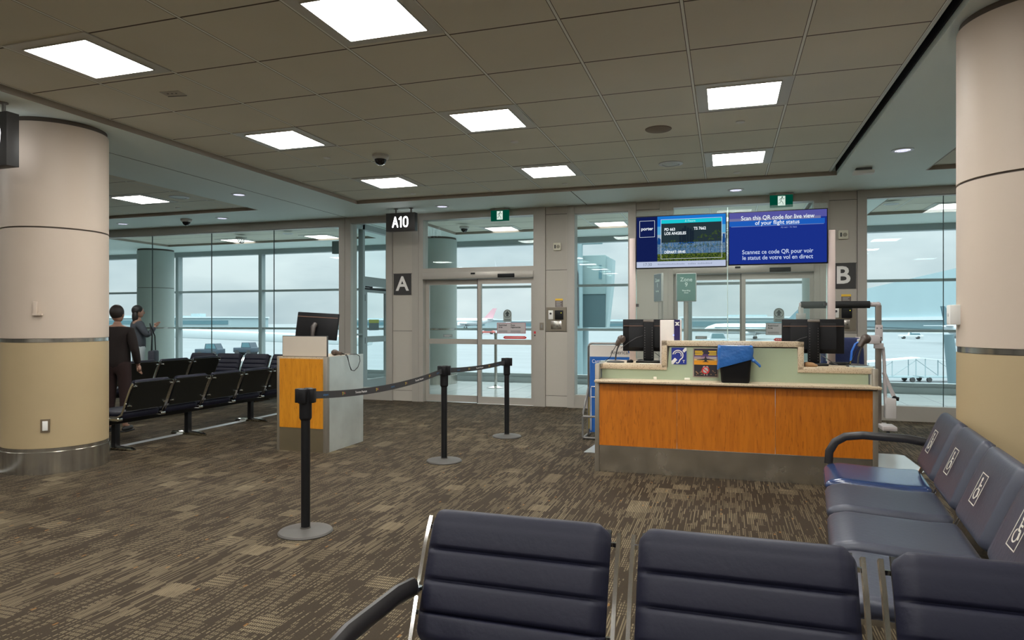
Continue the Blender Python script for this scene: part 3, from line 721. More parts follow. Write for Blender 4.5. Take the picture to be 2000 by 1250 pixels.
# steel posts at both ends and side panels
for a in (X0, X1-.042): MB().box(a, a+.042, -.0, .06, 0, 1.035, r=.003).build('end_post', mat('post_steel', (.34, .31, .26), .35, .6), cnt)
for a in (X0, X1-.03): MB().box(a, a+.03, .06, YB, 0, .98).build('side_panel', mat('side_laminate', (.42, .41, .37), .5), cnt)
box('kick_plate', mat('kick_steel', (.44, .40, .33), .22, .85, noise=.35, nscale=4.5), cnt, X0+.042, X1-.042, .012, .03, 0, .25)  # kick plate mottling paints in blotchy reflections of the lights
for a, b in ((X0+.042, -.455), (-.452, .405), (.408, X1-.042)):
    box('wood_panel', WOOD, cnt, a, b, .008, .03, .253, .848)
# ledge
m = MB(); m.box(X0+.005, X1+.015, -.075, .21, .862, .885, r=.005); m.build('ledge', STONE, cnt)
box('ledge_underside', mat('ledge_under', (.2, .17, .14), .6), cnt, X0+.042, X1-.01, .0, .2, .846, .862)
# pale green glass fascia (three heights)
g = MB(); g.prism([(X0+.042, .885), (X1-.042, .885), (X1-.042, .985), (.66, .985), (.62, .99), (.605, 1.20), (-.53, 1.20), (-.55, 1.0), (-.62, .985), (X0+.042, .985)], .172, .19); g.build('glass_fascia', GREENG, cnt)
# stone top following the steps
st = MB(); T_ = .052
st.box(X0-.005, -.555, .155, YB+.02, 1.032-T_, 1.032, r=.004); st.box(.610, X1+.005, .155, YB+.02, 1.032-T_, 1.032, r=.004)
st.box(-.605, -.553, .155, .25, 1.0, 1.262, r=.004); st.box(.610, .662, .155, .25, 1.0, 1.262, r=.004)
st.box(-.605, .662, .155, .25, 1.262-T_, 1.262, r=.004); st.box(-.56, .615, .236, YB+.02, 1.032-T_, 1.032)
st.build('stone_top', STONE, cnt)
m = MB(); m.box(-.555, .61, .236, .248, 1.03, 1.21); m.build('inner_panel', mat('side_laminate2', (.40, .38, .34), .5), cnt)
box('stop_rail', mat('post_steel', (.34, .31, .26)), cnt, X0-.004, X0+.05, .06, YB, 1.0, 1.034)
# front notices on the fascia
ear = MB().box(-.512, -.372, .166, .172, 1.035, 1.195).build('hearing_loop_sign', BLUE, cnt)
cx, cz = -.452, 1.122; m = MB(); y0, y1 = .163, .166
m.ring((cx, cz), .052, .010, y0, y1, a0=math.radians(-30), a1=math.radians(170)); m.ring((cx, cz), .034, .007, y0, y1, a0=math.radians(-20), a1=math.radians(160))
def strip(pts, w):
    for (a, b), (c, d) in zip(pts, pts[1:]):
        L = math.hypot(c-a, d-b); nx, nz = -(d-b)/L*w/2, (c-a)/L*w/2; m.prism([(a+nx, b+nz), (c+nx, d+nz), (c-nx, d-nz), (a-nx, b-nz)], y0, y1)
strip([(cx+.042, cz-.023), (cx+.018, cz-.045), (cx+.010, cz-.066), (cx-.004, cz-.076), (cx-.018, cz-.070)], .010)
m.prism([(-.512, 1.035), (-.496, 1.035), (-.458, 1.078), (-.480, 1.098), (-.512, 1.066)], y0, y1)
m.prism([(-.372, 1.195), (-.388, 1.195), (-.410, 1.165), (-.395, 1.148), (-.372, 1.168)], y0, y1)
m.build('ear_symbol', WHT, ear); text('letter', 'T', .036, WHT, ear, -.398, .165, 1.062, offset=.001)
ps = MB().box(-.312, -.082, .164, .172, .918, 1.192).build('safety_poster', mat('poster_frame', (.30, .23, .19), .5), cnt)
def band(nm, c, z0, z1): return MB().box(-.302, -.092, .161, .164, z0, z1).build(nm, mat('poster_'+nm, c, .4), ps)
band('dark_sky', (.025, .02, .035), 1.135, 1.186); band('purple_sky', (.10, .05, .16), 1.112, 1.135); band('lilac_sky', (.38, .24, .30), 1.092, 1.112); band('pale_sky', (.66, .45, .16), 1.075, 1.092); band('orange_sky', (.75, .30, .01), 1.036, 1.075); band('night_scene', (.022, .018, .022), .926, 1.036)
m = MB(); q = lambda a, b: (-.197+a, 1.088+b)
m.prism([q(0, .036), q(.007, .015), q(.012, .006), q(.08, -.004), q(.08, -.008), q(.012, -.008), q(.008, -.018), q(.026, -.024), q(.026, -.028), q(0, -.025), q(-.026, -.028), q(-.026, -.024), q(-.008, -.018), q(-.012, -.008), q(-.08, -.008), q(-.08, -.004), q(-.012, .006), q(-.007, .015)], .158, .161); m.build('plane_silhouette', BLKL, ps)
m = MB(); m.ring((-.197, .983), .035, .008, .157, .159); strip_y = (.157, .159)
y0, y1 = .157, .159; strip([(-.222, 1.005), (-.172, .960)], .008); m.build('prohibition_ring', mat('ring_red', (.60, .02, .02), .4), ps)
m = MB(); m.cyl((-.197, .161, .983), (-.197, .159, .983), .024, n=20); m.cyl((-.21, .161, 1.012), (-.21, .159, 1.012), .012, n=12); m.cyl((-.184, .161, 1.012), (-.184, .159, 1.012), .012, n=12); m.box(-.212, -.206, .159, .161, .935, .955); m.box(-.188, -.182, .159, .161, .935, .955); m.build('alarm_clock_picture', mat('poster_silver', (.45, .45, .42), .4), ps)
m = MB()
for k in range(26):
    x = -.297+random.random()*.19; z = .935+random.random()*.045
    if abs(x+.197) < .035: continue
    s_ = .004+random.random()*.006; m.box(x, x+s_*1.6, .159, .161, z, z+s_)
m.build('clutter_picture', mat('poster_clutter', (.28, .16, .08), .5), ps)
m = MB()
for k in range(3): m.box(-.295, -.225+.006*(k % 2), .159, .161, 1.158-.016*k, 1.168-.016*k)
m.build('yellow_lettering', mat('poster_yellow', (.75, .48, .03), .5), ps); m = MB()
for k in range(3): m.box(-.172+.008*(k % 2), -.100, .159, .161, 1.158-.016*k, 1.168-.016*k)
m.build('yellow_lettering', mat('poster_yellow', (.75, .48, .03), .5), ps)
m = MB(); m.box(-.295, -.24, .159, .161, 1.106, 1.112); m.box(-.175, -.1, .159, .161, 1.106, 1.112); m.box(-.16, -.1, .159, .161, 1.097, 1.103); m.build('small_lettering', LGREY, ps)
def cpt(x, y, z):  # point in counter coordinates -> world
    c_, s_ = math.cos(CR), math.sin(CR); return (0.02+x*c_-y*s_, 6.43+x*s_+y*c_, z)
# paper scraps on the ledge
for i, (x, w) in enumerate(((-.665, .03), (-.365, .05))):
    t = thing('paper_scrap', ('small crumpled white paper scrap at the left of the counter ledge', 'folded white paper scrap on the ledge below the safety poster')[i], 'paper scrap', cpt(x, .14, .8851), CR)
    MB().box(-w/2, w/2, -.01, .012, 0, (.028, .024)[i], r=.004).build('paper', mat('paper_bright', (.75, .72, .62), .8), t)

# waste bin with blue bag
t = thing('waste_bin', 'small black waste bin standing on the counter ledge', 'bin', cpt(.065, .065, .8855), CR)
def rrect(w, d, r=.03, n=5):
    p = []
    for (sx, sy, a0) in ((1, 1, 0), (-1, 1, PI/2), (-1, -1, PI), (1, -1, 1.5*PI)):
        for k in range(n+1): a = a0+PI/2*k/n; p.append((sx*(w/2-r)+math.cos(a)*r, sy*(d/2-r)+math.sin(a)*r))
    return p
def loft(mb, secs, cap0=True, cap1=True):
    rings = [[mb.bm.verts.new(v) for v in s_] for s_ in secs]; n = len(rings[0])
    for a, b in zip(rings, rings[1:]):
        for k in range(n): mb.bm.faces.new((a[k], a[(k+1) % n], b[(k+1) % n], b[k]))
    if cap0: mb.bm.faces.new(rings[0][::-1])
    if cap1: mb.bm.faces.new(rings[-1])
    return mb
m = MB(); loft(m, [[(x, y, z) for x, y in rrect(w, d)] for w, d, z in ((.235, .17, 0), (.25, .185, .02), (.29, .21, .325), (.275, .195, .325), (.235, .17, .03))]); m.build('bin_body', BLACK, t)
b = thing('bin_bag', 'crumpled blue plastic bag folded over the rim of the small bin', 'bin bag', cpt(.065, .065, .8855), CR)
m = MB(); secs = []
base = rrect(.302, .222, .03, 8); n = len(base)
for i, z in enumerate((None,)*9):
    s_ = []; f = i/8
    for k, (x, y) in enumerate(base):
        ang = math.atan2(y, x); low = .125+.10*(0.5+0.5*(x/.15)) ; top = .337
        zz = top-(top-low)*f if i > 0 else top-.0
        wr = 1+.035*math.sin(ang*9+f*5)*f+.03*math.sin(ang*17+f*9)*f+(.03*f)+.02*math.sin(f*PI)
        s_.append((x*wr, y*wr, zz+.006*math.sin(ang*13+f*7)))
    secs.append(s_)
inner = [[(x*.88, y*.86, .325) for x, y in base], [(x*.93, y*.92, .342) for x, y in base]]
loft(m, inner+secs, True, False)
bagm = mat('blue_bag_plastic', (.03, .14, .43), .25, noise=.35, nscale=9, bump=.6, bscale=22); bg_o = m.build('bag_film', bagm, b, 60)
m = MB(); m.tube([(.145, -.085, .215), (.165, -.10, .20), (.185, -.105, .185), (.205, -.105, .165), (.212, -.105, .150)], [.016, .014, .012, .012, .008], 8); m.sphere((.158, -.098, .205), .02, 1, 1, .8, 10); m.build('bag_knot', bagm, b, 60)

# glass screen with posts and the two flight displays
scr = thing('glass_screen', 'tall clear glass screen between two pale posts on the counter', 'glass screen', (0.02, 7.12, 0), 0)
PM = mat('post_pinkish_alu', (.60, .50, .46), .4, .1)
m = MB(); m.box(-.985, -.92, -.03, .03, 1.034, 2.32, r=.004); m.build('post', PM, scr); m = MB(); m.box(.925, .99, -.03, .03, 1.034, 2.33, r=.004); m.build('post', PM, scr)
m = MB(); m.box(-.918, -.004, -.006, .006, 1.06, 2.6); m.box(.004, .92, -.006, .006, 1.06, 2.6); m.build('glass_panel', G_CNT, scr)
m = MB(); m.box(-.004, .004, -.008, .008, 1.06, 2.6); m.box(-.92, -.912, -.008, .008, 1.06, 2.55); m.box(.912, .920, -.008, .008, 1.06, 2.55); m.build('glass_edge', mat('glass_edge_pale', (.45, .60, .57), .2), scr)
m = MB(); 
for x in (-.905, .905): m.box(x-.02, x+.02, -.02, .02, 2.24, 2.28); m.box(x-.012, x+.012, -.02, .02, 1.6, 1.63)
m.build('clamp', DGREY, scr)
def screen(name_label, x0, x1, z0, z1, y=7.06):
    t = thing('flight_display', name_label, 'screen', ((x0+x1)/2, y, (z0+z1)/2)); w, h = x1-x0, z1-z0
    box('casing', BLACK, t, -w/2, w/2, 0, .045, -h/2, h/2, r=.003)
    m = MB(); m.box(-w*.3, w*.3, .045, .055, -.12, .12); m.build('rear_mount', DGREY, t)
    return t, w-.02, h-.02
t, w, h = screen('left flight display showing PD 663 LOS ANGELES over palm trees', -.895, .012, 1.995, 2.541)
U = lambda u: -w/2+u*w
V = lambda v: h/2-v*h
def rect(par, nm, mt, u0, u1, v0, v1, lay): return MB().box(U(u0), U(u1), -.001*lay-.0008, -.001*lay, V(v1), V(v0)).build(nm, mt, par)
rect(t, 'navy_sidebar', emis('scr_navy', (.006, .012, .075)), 0, .24, 0, .885, 1)
rect(t, 'ticker_strip', emis('scr_ticker', (.46, .52, .68)), 0, 1, .885, 1, 1)
# picture: sky, hills, city, greenery
pic = rect(t, 'city_picture', emis('scr_sky', (.01, .17, .58)), .24, 1, 0, .30, 1)
rect(pic, 'haze_band', emis('scr_sky2', (.09, .36, .62)), .24, 1, .20, .42, 2)
rect(pic, 'horizon_band', emis('scr_hor', (.30, .42, .52)), .24, 1, .36, .46, 3)
def noise_emis(name, c1, c2, sc):
    m_ = emis(name, c1); t_ = m_.node_tree; e = [n for n in t_.nodes if n.type == 'EMISSION'][0]
    tc_ = t_.nodes.new('ShaderNodeTexCoord'); n_ = t_.nodes.new('ShaderNodeTexNoise'); n_.inputs['Scale'].default_value = sc; n_.inputs['Detail'].default_value = 5
    r_ = t_.nodes.new('ShaderNodeValToRGB'); r_.color_ramp.elements[0].position = .4; r_.color_ramp.elements[0].color = (*c1, 1); r_.color_ramp.elements[1].position = .6; r_.color_ramp.elements[1].color = (*c2, 1)
    t_.links.new(tc_.outputs['Object'], n_.inputs['Vector']); t_.links.new(n_.outputs['Fac'], r_.inputs[0]); t_.links.new(r_.outputs[0], e.inputs[0]); return m_
rect(pic, 'city_blocks', noise_emis('scr_city', (.02, .11, .26), (.17, .24, .30), 150), .24, 1, .42, .885, 2)
rect(pic, 'treetops', noise_emis('scr_green', (.010, .028, .010), (.10, .14, .02), 70), .24, 1, .74, .885, 3)
m = MB()
tw = [(.50, .28), (.53, .25), (.555, .20), (.585, .24), (.615, .26), (.64, .30), (.98, .38), (.255, .42), (.27, .44)]
for (u, v) in tw: m.box(U(u-.012), U(u+.012), -.0048, -.004, V(.55), V(v))
m.build('tower_silhouettes', emis('scr_tower', (.01, .06, .22)), pic)
dk = emis('scr_panel', (.018, .032, .04)); rect(t, 'info_panel', dk, .285, .955, .145, .52, 5)
m = MB()
for (u, v) in tw[:6]: m.box(U(u-.012), U(u+.012), -.0068, -.006, V(.52), V(v))
m.build('tower_shadow', emis('scr_tower2', (.010, .018, .03)), pic)
m = MB(); mt = MB(); random.seed(3)
for (u, v, s_) in ((.335, .54, .035), (.42, .50, .04), (.50, .56, .035), (.56, .53, .03), (.61, .56, .03), (.67, .50, .035), (.72, .44, .035), (.76, .40, .04), (.81, .42, .045), (.84, .48, .04), (.88, .38, .04), (.91, .34, .045), (.94, .45, .04), (.45, .80, .06), (.58, .82, .06), (.75, .80, .06), (.88, .82, .05), (.31, .60, .05), (.37, .62, .045), (.46, .64, .05), (.53, .62, .05), (.64, .62, .045), (.70, .60, .05), (.78, .58, .045), (.83, .62, .05), (.93, .60, .05), (.36, .78, .06), (.51, .80, .06), (.66, .80, .065), (.82, .80, .06), (.94, .78, .06)):
    mt.box(U(u)-.0011, U(u)+.0011, -.0078, -.007, V(.88), V(v))
    for k in range(9):
        a = PI*(-.15+1.3*k/8); L = s_*.85
        p0 = (U(u), V(v)); p1 = (U(u)+math.cos(a)*L*.7, V(v)+math.sin(a)*L*.45+.004); p2 = (U(u)+math.cos(a)*L, V(v)+math.sin(a)*L*.25-L*.25)
        m.prism([p0, (p1[0], p1[1]+.0022), p2, (p1[0], p1[1]-.0022)], -.0088, -.008)
mt.build('palm_trunks', emis('scr_trunk', (.035, .035, .02)), pic); m.build('palm_crowns', noise_emis('scr_palm', (.012, .03, .012), (.06, .10, .015), 40), pic)
rect(t, 'status_bar', emis('scr_cyan', (.01, .52, .60)), .285, .955, .075, .145, 6)
wh = emis('scr_white', (.80, .86, .90))
m = MB(); fr = .0028
def outline(u0, u1, v0, v1, lay=.0095):
    a, b, c, d = U(u0), U(u1), V(v1), V(v0)
    m.box(a, b, -lay, -lay+.0008, d-fr, d); m.box(a, b, -lay, -lay+.0008, c, c+fr); m.box(a, a+fr, -lay, -lay+.0008, c, d); m.box(b-fr, b, -lay, -lay+.0008, c, d)
outline(.28, .96, .065, .84); outline(.035, .21, .075, .40); m.build('white_outline', wh, t)
text('lettering', 'porter', .046, wh, t, U(.122), -.0095, V(.235), offset=.0008)
text('lettering', 'PD 663', .040, wh, t, U(.32), -.0095, V(.265), 'LEFT', offset=.0010, sx=.9); text('lettering', 'LOS ANGELES', .040, wh, t, U(.32), -.0095, V(.345), 'LEFT', offset=.0010, sx=.88); text('lettering', 'TS 7662', .040, wh, t, U(.65), -.0095, V(.265), 'LEFT', offset=.0010, sx=.9)
text('lettering', 'DÉPART: 09:45', .038, wh, t, U(.32), -.0095, V(.71), 'LEFT', offset=.0008, sx=.88); text('lettering', "À l'heure", .028, emis('scr_paleaqua', (.45, .80, .78)), t, U(.61), -.0095, V(.112))
gy = emis('scr_grey', (.16, .19, .26)); text('lettering', '17:30', .042, gy, t, U(.125), -.0035, V(.942))
m = MB()
for k in range(34):
    if k in (17, 18, 24): continue
    m.box(U(.245+.018*k), U(.257+.018*k), -.0035, -.003, V(.955), V(.925+.012*(k*7 % 3)/3))
m.build('ticker_lettering', emis('scr_grey2', (.30, .34, .45)), t)
t, w, h = screen('right flight display, dark blue with white bilingual lettering', .026, .94, 2.008, 2.54)
rect(t, 'blue_background', emis('scr2_blue', (.010, .028, .23)), 0, 1, 0, 1, 1); rect(t, 'violet_band', emis('scr2_violet', (.085, .085, .32)), 0, 1, 0, .135, 2); rect(t, 'grey_band', emis('scr2_grey', (.17, .17, .32)), 0, .94, .115, .165, 3); rect(t, 'bright_band', emis('scr2_bright', (.012, .10, .46)), 0, .98, .165, .265, 4); rect(t, 'line', emis('scr2_line', (.20, .28, .55)), .02, .97, .268, .276, 5)
text('lettering', 'Scan this QR code for live view', .060, wh, t, U(.50), -.0065, V(.115), offset=.0004, sx=.88); text('lettering', 'of your flight status', .058, wh, t, U(.50), -.0065, V(.215), offset=.0004, sx=.9)
text('lettering', 'Scannez ce code QR pour voir', .058, emis('scr2_txt', (.50, .58, .78)), t, U(.50), -.0045, V(.775), offset=.0006, sx=.9); text('lettering', 'le statut de votre vol en direct', .058, emis('scr2_txt', (.50, .58, .78)), t, U(.50), -.0045, V(.885), offset=.0006, sx=.9)
text('lettering', 'PD 663 • TS 7662', .020, emis('scr2_txt2', (.25, .32, .6)), t, U(.62), -.0045, V(.315))

# ------------------------------------------------------------------ things on the counter
def monitor(x, label, w=.53, lean=0):
    wx, wy, wz = cpt(x, .46, 1.0325)
    t = thing('computer_monitor', label, 'monitor', (wx, wy, wz), CR, None)
    m = MB(); m.box(-w/2, w/2, .0, .03, .11, .435, r=.006); sc_ = m.build('screen_back', BLACK, t)
    m = MB(); m.prism([(-.0, .12), (-.03, .15), (-.03, .33), (-.0, .40)], -.20, .20, 'x'); m.build('rear_bulge', BLACK, t)
    box('screen_stripe', mat('monitor_stripe', (.16, .09, .06), .5), sc_, -w/2+.01, w/2-.01, -.019, .001, .365, .372)
    m = MB(); m.box(-.052, .052, -.075, -.035, 0.02, .41, r=.01); stn = m.build('stand', BLACK, t)
    m = MB(); m.box(-.052, .052, -.078, -.04, .405, .432, r=.008); m.build('stand_cap', mat('stand_cap_grey', (.16, .14, .12), .4), stn)
    m = MB()
    for k in range(13):
        for xx in (-.036, .036): m.cyl((xx, -.0765, .05+.025*k), (xx, -.074, .05+.025*k), .003, n=6)
    m.build('perforation', MGREY, stn)
    box('base', BLACK, t, -.12, .12, -.13, .06, 0, .018, r=.006)
    m = MB(); m.box(.07, .17, -.002, .002, .135, .175); m.build('rating_label', mat('label_speckle', (.25, .22, .2), .5, noise=.6, nscale=160), sc_)
    m = MB(); m.tube([(-.06, -.05, .03), (-.10, -.11, .03), (-.06, -.15, .02), (.02, -.14, .015), (.10, -.15, .02), (.18, -.12, .012)], .004, 6); m.tube([(.06, -.05, .10), (.12, -.09, .06), (.16, -.05, .03), (.20, -.09, .012)], .004, 6)
    m.tube([(-.055, -.06, .27), (-.12, -.07, .25), (-.2, -.06, .20), (-.28, -.04, .14)], .003, 6); m.build('cable', DGREY, t)
    return t
monitor(-.75, 'black computer monitor seen from behind at the left of the counter'); monitor(.775, 'black computer monitor seen from behind at the right of the counter', .545)
def scanner(x, label, face=1):
    t = thing('barcode_scanner', label, 'scanner', cpt(x, .35, 1.0325), CR)
    MB().lathe([(.09, 0), (.088, .010), (.05, .018), (.012, .022)], n=24).build('base', DGREY, t)
    m = MB(); m.tube([(0, 0, .018), (.005*face, 0, .08), (.02*face, 0, .14), (.045*face, 0, .19)], .0075, 8); m.build('gooseneck', DGREY, t)
    m = MB(); m.tube([(.01*face, -.02, .17), (.03*face, -.01, .205), (.055*face, 0, .235), (.075*face, 0, .25)], [.018, .026, .036, .030], 12); m.sphere((.06*face, 0, .235), .042, 1, .9, 1, 14); m.build('scanner_head', mat('scanner_brown', (.07, .05, .04), .35), t)
    m = MB(); m.tube([(.01*face, -.02, .17), (-.02*face, -.02, .12), (-.05*face, -.03, .05), (-.10*face, -.03, .012)], .0035, 6); m.build('cord', BLACK, t)
    return t
scanner(-1.075, 'gooseneck scanner on a round base at the left end of the counter'); scanner(1.14, 'gooseneck scanner on a round base at the right end of the counter', 1).scale = (1.08,)*3
t = thing('computer_mouse', 'small black computer mouse on the left end of the counter', 'mouse', cpt(-.93, .36, 1.0325), CR); MB().sphere((0, 0, .014), .032, 1, 1.3, .55, 14).box(-.03, .03, -.035, .035, 0, .008, r=.003).build('shell', BLACK, t); MB().box(-.004, .004, -.035, -.01, .028, .034, r=.002).build('scroll_wheel', LGREY, t)
t = thing('paper_sheet', 'white paper sheets lying beneath the left monitor', 'paper', cpt(-.70, .22, 1.0325), CR+.1); MB().box(-.13, .10, -.05, .03, 0, .004).build('sheet', PAPER, t)
t = thing('tag_printer', 'upright white box with navy stripe beside the left monitor', 'printer', cpt(-.515, .262, 1.0325), CR)
box('housing', PAPER, t, -.112, .09, 0, .10, 0, .428, r=.006)
sp_ = box('navy_stripe', mat('stripe_navy', (.022, .014, .10), .3), t, .022, .078, -.003, 0, .02, .43); text('swirl_mark', 'x', .06, WHT, sp_, .052, -.004, .395, offset=.004)
MB().sphere((.018, -.002, .28), .006).build('indicator_lamp', emis('blue_led', (.15, .2, 1.0), 4), t)
t = thing('tan_cloth', 'crumpled tan cloth against the right monitor stand', 'cloth', cpt(.72, .215, 1.0325), CR); m = MB(); m.sphere((0, 0, .016), .045, 1.1, .7, .55, 16); m.sphere((.03, .0, .012), .03, 1.2, .8, .5, 12); m.sphere((-.02, .01, .025), .026, 1, 1, .7, 12); m.build('fabric', mat('tan_fabric', (.36, .21, .10), .9, bump=.5, bscale=40), t)
for x, y, lb, rz_ in ((-1.15, .30, 'flat glassy slab lying at the left end of the counter', .5), (1.16, .27, 'flat glassy slab lying at the right end of the counter', -.5)):
    t = thing('glass_slab', lb, 'glass slab', cpt(x+.0, y+.15 if x < 0 else y, 1.0325), CR+rz_); box('slab', mat('pale_glass_slab', (.42, .50, .48), .15), t, -.10, .10, -.035, .035, 0, .012, r=.003)
t = thing('keyboard', 'black keyboard lying behind the right scanner on the counter', 'keyboard', cpt(1.04, .52, 1.0325), CR); box('keyboard_body', BLACK, t, -.10, .07, -.03, .10, 0, .02, r=.004)
m = MB()
for i in range(6):
    for j in range(4): m.box(-.09+.026*i, -.07+.026*i, -.02+.028*j, .0+.028*j, .02, .026, r=.002, seg=1)
m.build('keys', DGREY, t)

# ------------------------------------------------------------------ kiosk
kx0, kx1, ky0, ky1 = -4.815, -4.165, 6.37, 7.14
k = thing('gate_podium', 'small podium with orange wood front and steel side', 'podium', ((kx0+kx1)/2, (ky0+ky1)/2, 0)); a, b = (kx1-kx0)/2, (ky1-ky0)/2
MB().box(-a, -a+.03, -b, -b+.05, 0, 1.05, r=.003).build('corner_post', mat('post_steel', (.34, .31, .26)), k); MB().box(a-.05, a, -b, -b+.05, 0, 1.05, r=.003).build('corner_post', mat('post_steel', (.34, .31, .26)), k)
box('wood_panel', WOOD2, k, -a+.03, a-.05, -b+.006, -b+.03, .26, 1.03); box('kick_plate', mat('kick_bronze', (.24, .20, .13), .35, .6, noise=.2, nscale=4), k, -a+.03, a-.05, -b+.008, -b+.03, 0, .257)
MB().box(a-.02, a, -b+.05, b, 0, 1.055).build('side_panel', STEELP, k); MB().box(-a, -a+.02, -b+.05, b, 0, 1.05).build('side_panel', STEELP, k); box('rear_panel', mat('side_laminate', (1, 1, 1)), k, -a+.02, a-.02, b-.02, b, 0, 1.0)
box('top', STONE, k, -a+.0, a-.021, -b+.01, b-.02, 1.03, 1.052)
t = thing('privacy_board', 'cream board with dark frame standing on the front of the podium', 'board', (-4.475, 6.405, 1.0525)); box('frame', DGREY, t, -.292, .292, -.0, .02, 0, .232, r=.002); box('panel', mat('board_cream', (.60, .53, .44), .5, noise=.08, nscale=3), t, -.284, .284, -.004, .002, .006, .225)
t = thing('computer_monitor', 'tilted black monitor on the podium left of the gate sign pillar', 'monitor', (-4.545, 6.74, 1.0525), 0)
t.rotation_euler = (0, 0, 0)
m = MB(); m.box(-.265, .265, 0, .03, -.155, .155, r=.006); s_ = m.build('screen_back', BLACK, t); s_.location = (0, 0, .34); s_.rotation_euler = (math.radians(-8), math.radians(3), math.radians(4))
m = MB(); m.box(-.26, .26, -.002, 0, .10, .108); m.build('screen_stripe', mat('monitor_stripe', (1, 1, 1)), s_)
m = MB(); m.tube([(0, -.02, .02), (0, -.05, .12), (-.01, -.07, .24), (-.012, -.05, .33), (-.01, -.01, .36)], [.02, .018, .022, .03, .03], 12); m.build('stand_arm', mat('arm_brown_grey', (.06, .05, .045), .4), t); MB().lathe([(.10, 0), (.10, .014), (.03, .02)], n=24).build('base', BLACK, t)
t = thing('barcode_scanner', 'handheld scanner lying on the podium with its cord hanging over', 'scanner', (-4.27, 6.72, 1.0525)); m = MB(); m.sphere((-.02, 0, .035), .042, 1, 1, .85, 14); m.tube([(-.02, 0, .035), (.05, -.02, .03), (.085, -.03, .022)], [.035, .02, .018], 12); m.build('scanner_body', mat('scanner_brown', (1, 1, 1)), t)
m = MB(); cord = []
for i in range(25):
    u = i/24; ang = PI*.5-u*PI*1.55; cord.append((.135, .02+.18*u+.0+.10*math.cos(ang*.98)*.6, -.10+.11*math.sin(ang)))
m.tube([(.06, -.02, .035), (.10, .0, .02)]+[(.13, .03, .0)]+[(.132, .06, -.10), (.132, .10, -.17), (.132, .17, -.185), (.132, .25, -.15), (.132, .30, -.08), (.132, .29, -.02), (.125, .24, .006), (.08, .12, .008), (.0, .05, .01)], .004, 6)
m.tube([(.06, -.03, .03), (.12, .0, .012), (.134, .02, -.02), (.134, .07, -.12), (.134, .11, -.175)], .004, 6); m.build('cord', BLACK, t)

# ------------------------------------------------------------------ stanchions and belt
def stanchion(x, y, label, top=1.0):
    t = thing('stanchion', label, 'stanchion', (x, y, 0), .2, 'black belt stanchions', top/1.0)
    MB().lathe([(.182, 0), (.184, .008), (.176, .018), (.10, .026), (.035, .032), (.034, .04)], n=40).build('base', mat('stanchion_base', (.075, .07, .062), .5, noise=.2, nscale=6), t)
    MB().cyl((0, 0, .03), (0, 0, .93), .031, n=20).build('post', BLACKM, t)
    m = MB(); m.cyl((0, 0, .79), (0, 0, .985), .042, n=20); m.cyl((0, 0, .775), (0, 0, .79), .034, .042, n=20); h_ = m.build('belt_head', BLACK, t)
    m = MB()
    for (dx, dy) in ((1, 0), (-1, 0), (0, 1), (0, -1)): m.box(dx*.045-.022 if dx else -.026, dx*.045+.022 if dx else .026, dy*.045-.022 if dy else -.026, dy*.045+.022 if dy else .026, .895, .992, r=.004)
    m.build('belt_socket', BLACK, h_)
    return t
S1, S2, S3 = (-2.745, 3.94), (-2.77, 6.37), (-2.61, 7.96)
stanchion(*S1, 'nearest black belt post with round base', .995); stanchion(*S2, 'middle black belt post of the three', .995); stanchion(*S3, 'farthest black belt post in front of the sliding door', .995)
BELT = mat('belt_webbing', (.028, .027, .028), .75, bump=.3, bscale=300)
